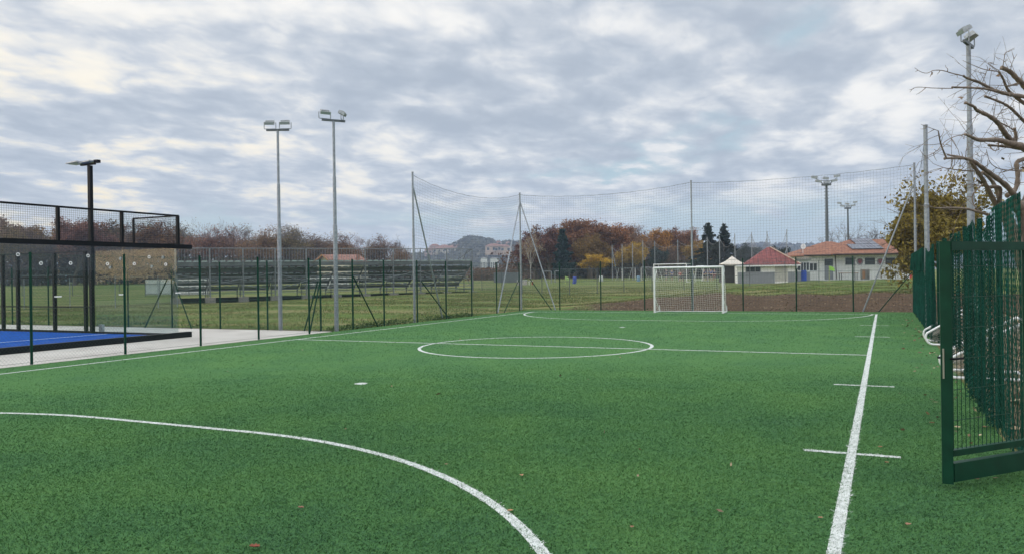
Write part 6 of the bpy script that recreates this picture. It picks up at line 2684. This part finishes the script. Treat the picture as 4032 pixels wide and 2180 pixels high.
TOWN = [(1083, 642, 1030, 15, 7, 'pinkish'), (1094, 634, 1060, 14, 8, 'pinkish'), (1106, 638, 1030, 18, 6, 'cream'), (1118, 634, 1050, 15, 7, 'pinkish'), (1131, 637, 1030, 16, 7, 'cream'), (1143, 632, 1070, 14, 6, 'pale'), (1157, 634, 1050, 13, 7, 'pinkish'),
        (1172, 629, 1080, 16, 6, 'cream'), (1193, 620, 1120, 15, 8, 'white'), (1199, 633, 1060, 18, 9, 'white'), (1216, 622, 1110, 18, 6, 'pale'), (1229, 634, 1050, 10, 6, 'pale'), (1243, 638, 930, 20, 9, 'peach'), (1265, 638, 930, 22, 8, 'peach'), (1255, 622, 1110, 9, 6, 'white'), (1279, 624, 1100, 9, 6, 'pale')]
TCOL = {'pinkish': (0.42, 0.3, 0.26), 'cream': (0.5, 0.45, 0.36), 'pale': (0.5, 0.5, 0.48), 'white': (0.66, 0.66, 0.64), 'peach': (0.52, 0.38, 0.29)}
seen = {}
for px, py, D, wdt, hh, cn in TOWN:
    seen[cn] = seen.get(cn, 0) + 1
    lab = f'{cn} house on the town hill, {ORD[seen[cn] - 1]} {cn} one from the left'
    hw_px = wdt / (D * PX) / 2
    zb = vup(px, py, D)
    h_, f_, L_ = small_house('hill_house', lab, px - hw_px, px + hw_px, D, hh, 3.0, mat('town wall ' + cn, TCOL[cn], 0.9), TILEF, 10, 'house', 3, zb)
for px0, px1, yt, D, lab, wc in ((1210, 1225, 650, 620, 'white flat-topped house below the town hill beside the bleachers end', 'white'), (1234, 1254, 650, 600, 'white block with tall pale window strips below the town hill', 'white')):
    zb = tz(on(px0, D)) - 1
    h_, f_, L_ = small_house('town_block', lab, px0, px1, D, vup(px0, yt, D) - zb, 0.6, mat('town wall white', TCOL['white'], 0.9), mat('grey roof sheet', (0.2, 0.2, 0.2), 0.8), 12, 'house', 4, zb)

hz = MB()
hz.box((-300, 1100, 64.5), (5200, 3000, 135))
m, nt, N, L, B = nodes('air')
nt.nodes.remove(B)
pv = N.new('ShaderNodeVolumePrincipled')
pv.inputs['Color'].default_value = (0.62, 0.77, 1.0, 1)
pv.inputs['Density'].default_value = 0.00034
pv.inputs['Anisotropy'].default_value = 0.2
L.new(pv.outputs[0], nt.nodes['Material Output'].inputs['Volume'])
tag(hz.build('haze', m), kind='stuff')

# ------------------------------------------------------------------ grass, weeds and leaves
def blades(name, label, P, h, w, m, lean=0.35):
    n = len(P)
    an = rng.uniform(0, 2 * math.pi, n)
    hh = h * rng.uniform(0.45, 1.25, n)
    dx, dy = np.cos(an) * w, np.sin(an) * w
    lx, ly = rng.normal(0, lean, n) * hh, rng.normal(0, lean, n) * hh
    v = np.stack([np.stack([P[:, 0] - dx, P[:, 1] - dy, P[:, 2]], 1), np.stack([P[:, 0] + dx, P[:, 1] + dy, P[:, 2]], 1),
                  np.stack([P[:, 0] + lx + dx * 0.2, P[:, 1] + ly + dy * 0.2, P[:, 2] + hh], 1), np.stack([P[:, 0] + lx - dx * 0.2, P[:, 1] + ly - dy * 0.2, P[:, 2] + hh], 1)], 1).reshape(-1, 3)
    o = np_mesh(name, v, np.arange(4 * n).reshape(-1, 4), m)
    return tag(o, label, None, None, 'stuff')


n = 150000
P = np.stack([rng.uniform(-46, -9.1, n), rng.uniform(3.5, 60, n)], 1)
P = P[rng.uniform(0, 1, n) < np.clip(1.2 - (P[:, 1] - 3) / 62, 0.15, 1)]
n = 90000
Q = np.stack([rng.uniform(-24, 16, n), 22.2 + 40 * rng.uniform(0, 1, n) ** 1.5], 1)
P = np.concatenate([P, Q])
clm = np.sin(P[:, 0] * 0.9 + 2 * np.sin(P[:, 1] * 0.37)) + np.sin(P[:, 1] * 1.3 + P[:, 0] * 0.31) + rng.normal(0, 0.7, len(P))
P = P[clm > -0.5]
P = np.concatenate([P, terrain(P[:, 0], P[:, 1])[:, None]], 1)
blades('field_grass', 'rough field grass beyond the fences', P, 0.07, 0.011, FIELDB)
# weeds at the foot of the fences
n = 9000
A = np.stack([rng.uniform(-40, -9.0, n), 3.35 + np.abs(rng.normal(0, 0.28, n))], 1)
Bq = np.stack([-9.05 - np.abs(rng.normal(0, 0.3, n)), rng.uniform(3.3, 14, n)], 1)
Cq = np.stack([rng.uniform(-9, 9, n), 19.45 + np.abs(rng.normal(0, 0.12, n))], 1)
P = np.concatenate([A[: n // 3], Bq[: n // 3], Cq[: n // 10]])
clm = np.sin(P[:, 0] * 1.9) + np.sin(P[:, 1] * 1.1 + 1) + rng.normal(0, 0.7, len(P)) - 0.06 * (P[:, 1] - 3)
P = P[clm > 0.1]
P = np.concatenate([P, (terrain(P[:, 0], P[:, 1]) + rng.uniform(0.0, 0.14, len(P)))[:, None]], 1)
v, f = leaves(P, 0.05, 0.5, 0, 1.5)
tag(np_mesh('weeds', v, f, WEED), 'low weeds along the foot of the fences', None, None, 'stuff')
# clods and leaves on the soil bank
n = 5000
P = np.stack([rng.uniform(-7, 12, n), rng.uniform(19.5, 23.0, n)], 1)
P = np.concatenate([P, (terrain(P[:, 0], P[:, 1]) + 0.012)[:, None]], 1)
v, f = leaves(P, 0.04, 0.6, 0.55, 1.3)
tag(np_mesh('bank_litter', v, f, LITTER), 'dead leaves and clods on the soil bank', None, None, 'stuff')
# leaves along the right-hand fence and thinly over the turf
n = 420
X = np.concatenate([9.0 - np.abs(rng.normal(0, 0.3, 170)), rng.uniform(-6, 9, 30)])
Y = np.concatenate([rng.uniform(-11, 14, 170), rng.uniform(-14, 2, 30)])
P = np.stack([X, Y, np.full(len(X), 0.026)], 1)
v, f = leaves(P, 0.032, 0.6, 0.75, 1.9)
tag(np_mesh('leaf_litter', v, f, LITTER), 'scattered small dead leaves and straw on the turf', None, None, 'stuff')
n = 5000
P = np.stack([rng.uniform(9.2, 13, n), rng.uniform(-10, 19, n), rng.uniform(-0.04, 0.02, n)], 1)
v, f = leaves(P, 0.1, 0.5, 0.6, 1.5)
tag(np_mesh('leaf_litter', v, f, LITTER), 'thick layer of dead leaves behind the net fence', None, None, 'stuff')


def big_leaf(label, px, py, L_, rz, col):
    L_ *= 0.6
    p = G(px, py)
    o_ = []
    prof = [(0, 0.03), (0.15, 0.3), (0.3, 0.22), (0.45, 0.42), (0.6, 0.25), (0.75, 0.32), (0.9, 0.1), (1.0, 0.0)]
    v, f = [], []
    ca, sa = math.cos(rz), math.sin(rz)
    for t_, w_ in prof:
        for s_ in (-1, 0, 1):
            x, y = (t_ - 0.5) * L_, s_ * w_ * L_
            z = 0.018 + L_ * (0.22 * abs(s_) * (w_ / 0.4) + 0.25 * (t_ - 0.5) ** 2 * 4 * 0.5)
            v.append((p[0] + x * ca - y * sa, p[1] + x * sa + y * ca, z))
    for i in range(len(prof) - 1):
        for j in (0, 1):
            f.append((3 * i + j, 3 * i + j + 1, 3 * i + j + 4, 3 * i + j + 3))
    b = MB()
    b.add(v, f)
    o = b.build('fallen_leaf', mat('dry leaf', (1, 1, 1), 0.8, 0, 0.3, 30, obj=True), None, (p[0], p[1], 0))
    o.color = col + (1,)
    tag(o, label, 'leaf', 'fallen leaves on the turf')


for a_ in (('red-brown curled leaf at the bottom edge of the photo, left of the arc', 641, 1382, 0.13, 0.3, (0.22, 0.06, 0.03)),
           ('tan leaf just right of the penalty arc, near the bottom', 1284, 1290, 0.09, 1.0, (0.42, 0.24, 0.12)),
           ('tan leaf on open turf between the arc and the touchline', 1312, 1200, 0.09, 2.2, (0.42, 0.22, 0.12)),
           ('dull brown leaf left of the arc on the lower turf', 757, 1282, 0.09, 0.2, (0.25, 0.13, 0.08)),
           ('pale brown leaf near the bottom, left of the thick touchline', 2065, 1308, 0.07, 0.7, (0.35, 0.2, 0.11)),
           ('small brown leaf on the lower turf halfway to the touchline', 1590, 1331, 0.07, 1.7, (0.28, 0.15, 0.08)),
           ('orange-brown leaf right of the near substitution mark', 2215, 1150 - 22, 0.08, 0.4, (0.4, 0.19, 0.1)),
           ('brown leaf below the near substitution mark', 2230, 1167, 0.07, 2.6, (0.3, 0.16, 0.09)),
           ('long brown leaf on the turf left of the gate stile', 2345, 1067, 0.1, 0.1, (0.26, 0.14, 0.07)),
           ('tan leaf at the turf edge seen between the gate bars', 2480, 1078, 0.12, 0.5, (0.35, 0.2, 0.11)),
           ('brown leaf deep between the gate bars near the net', 2545, 1128, 0.12, 1.4, (0.3, 0.17, 0.1)),
           ('brown leaf under the gate kick rail', 2285, 1325 + 0, 0.09, 1.2, (0.32, 0.17, 0.1))):
    big_leaf(*a_)
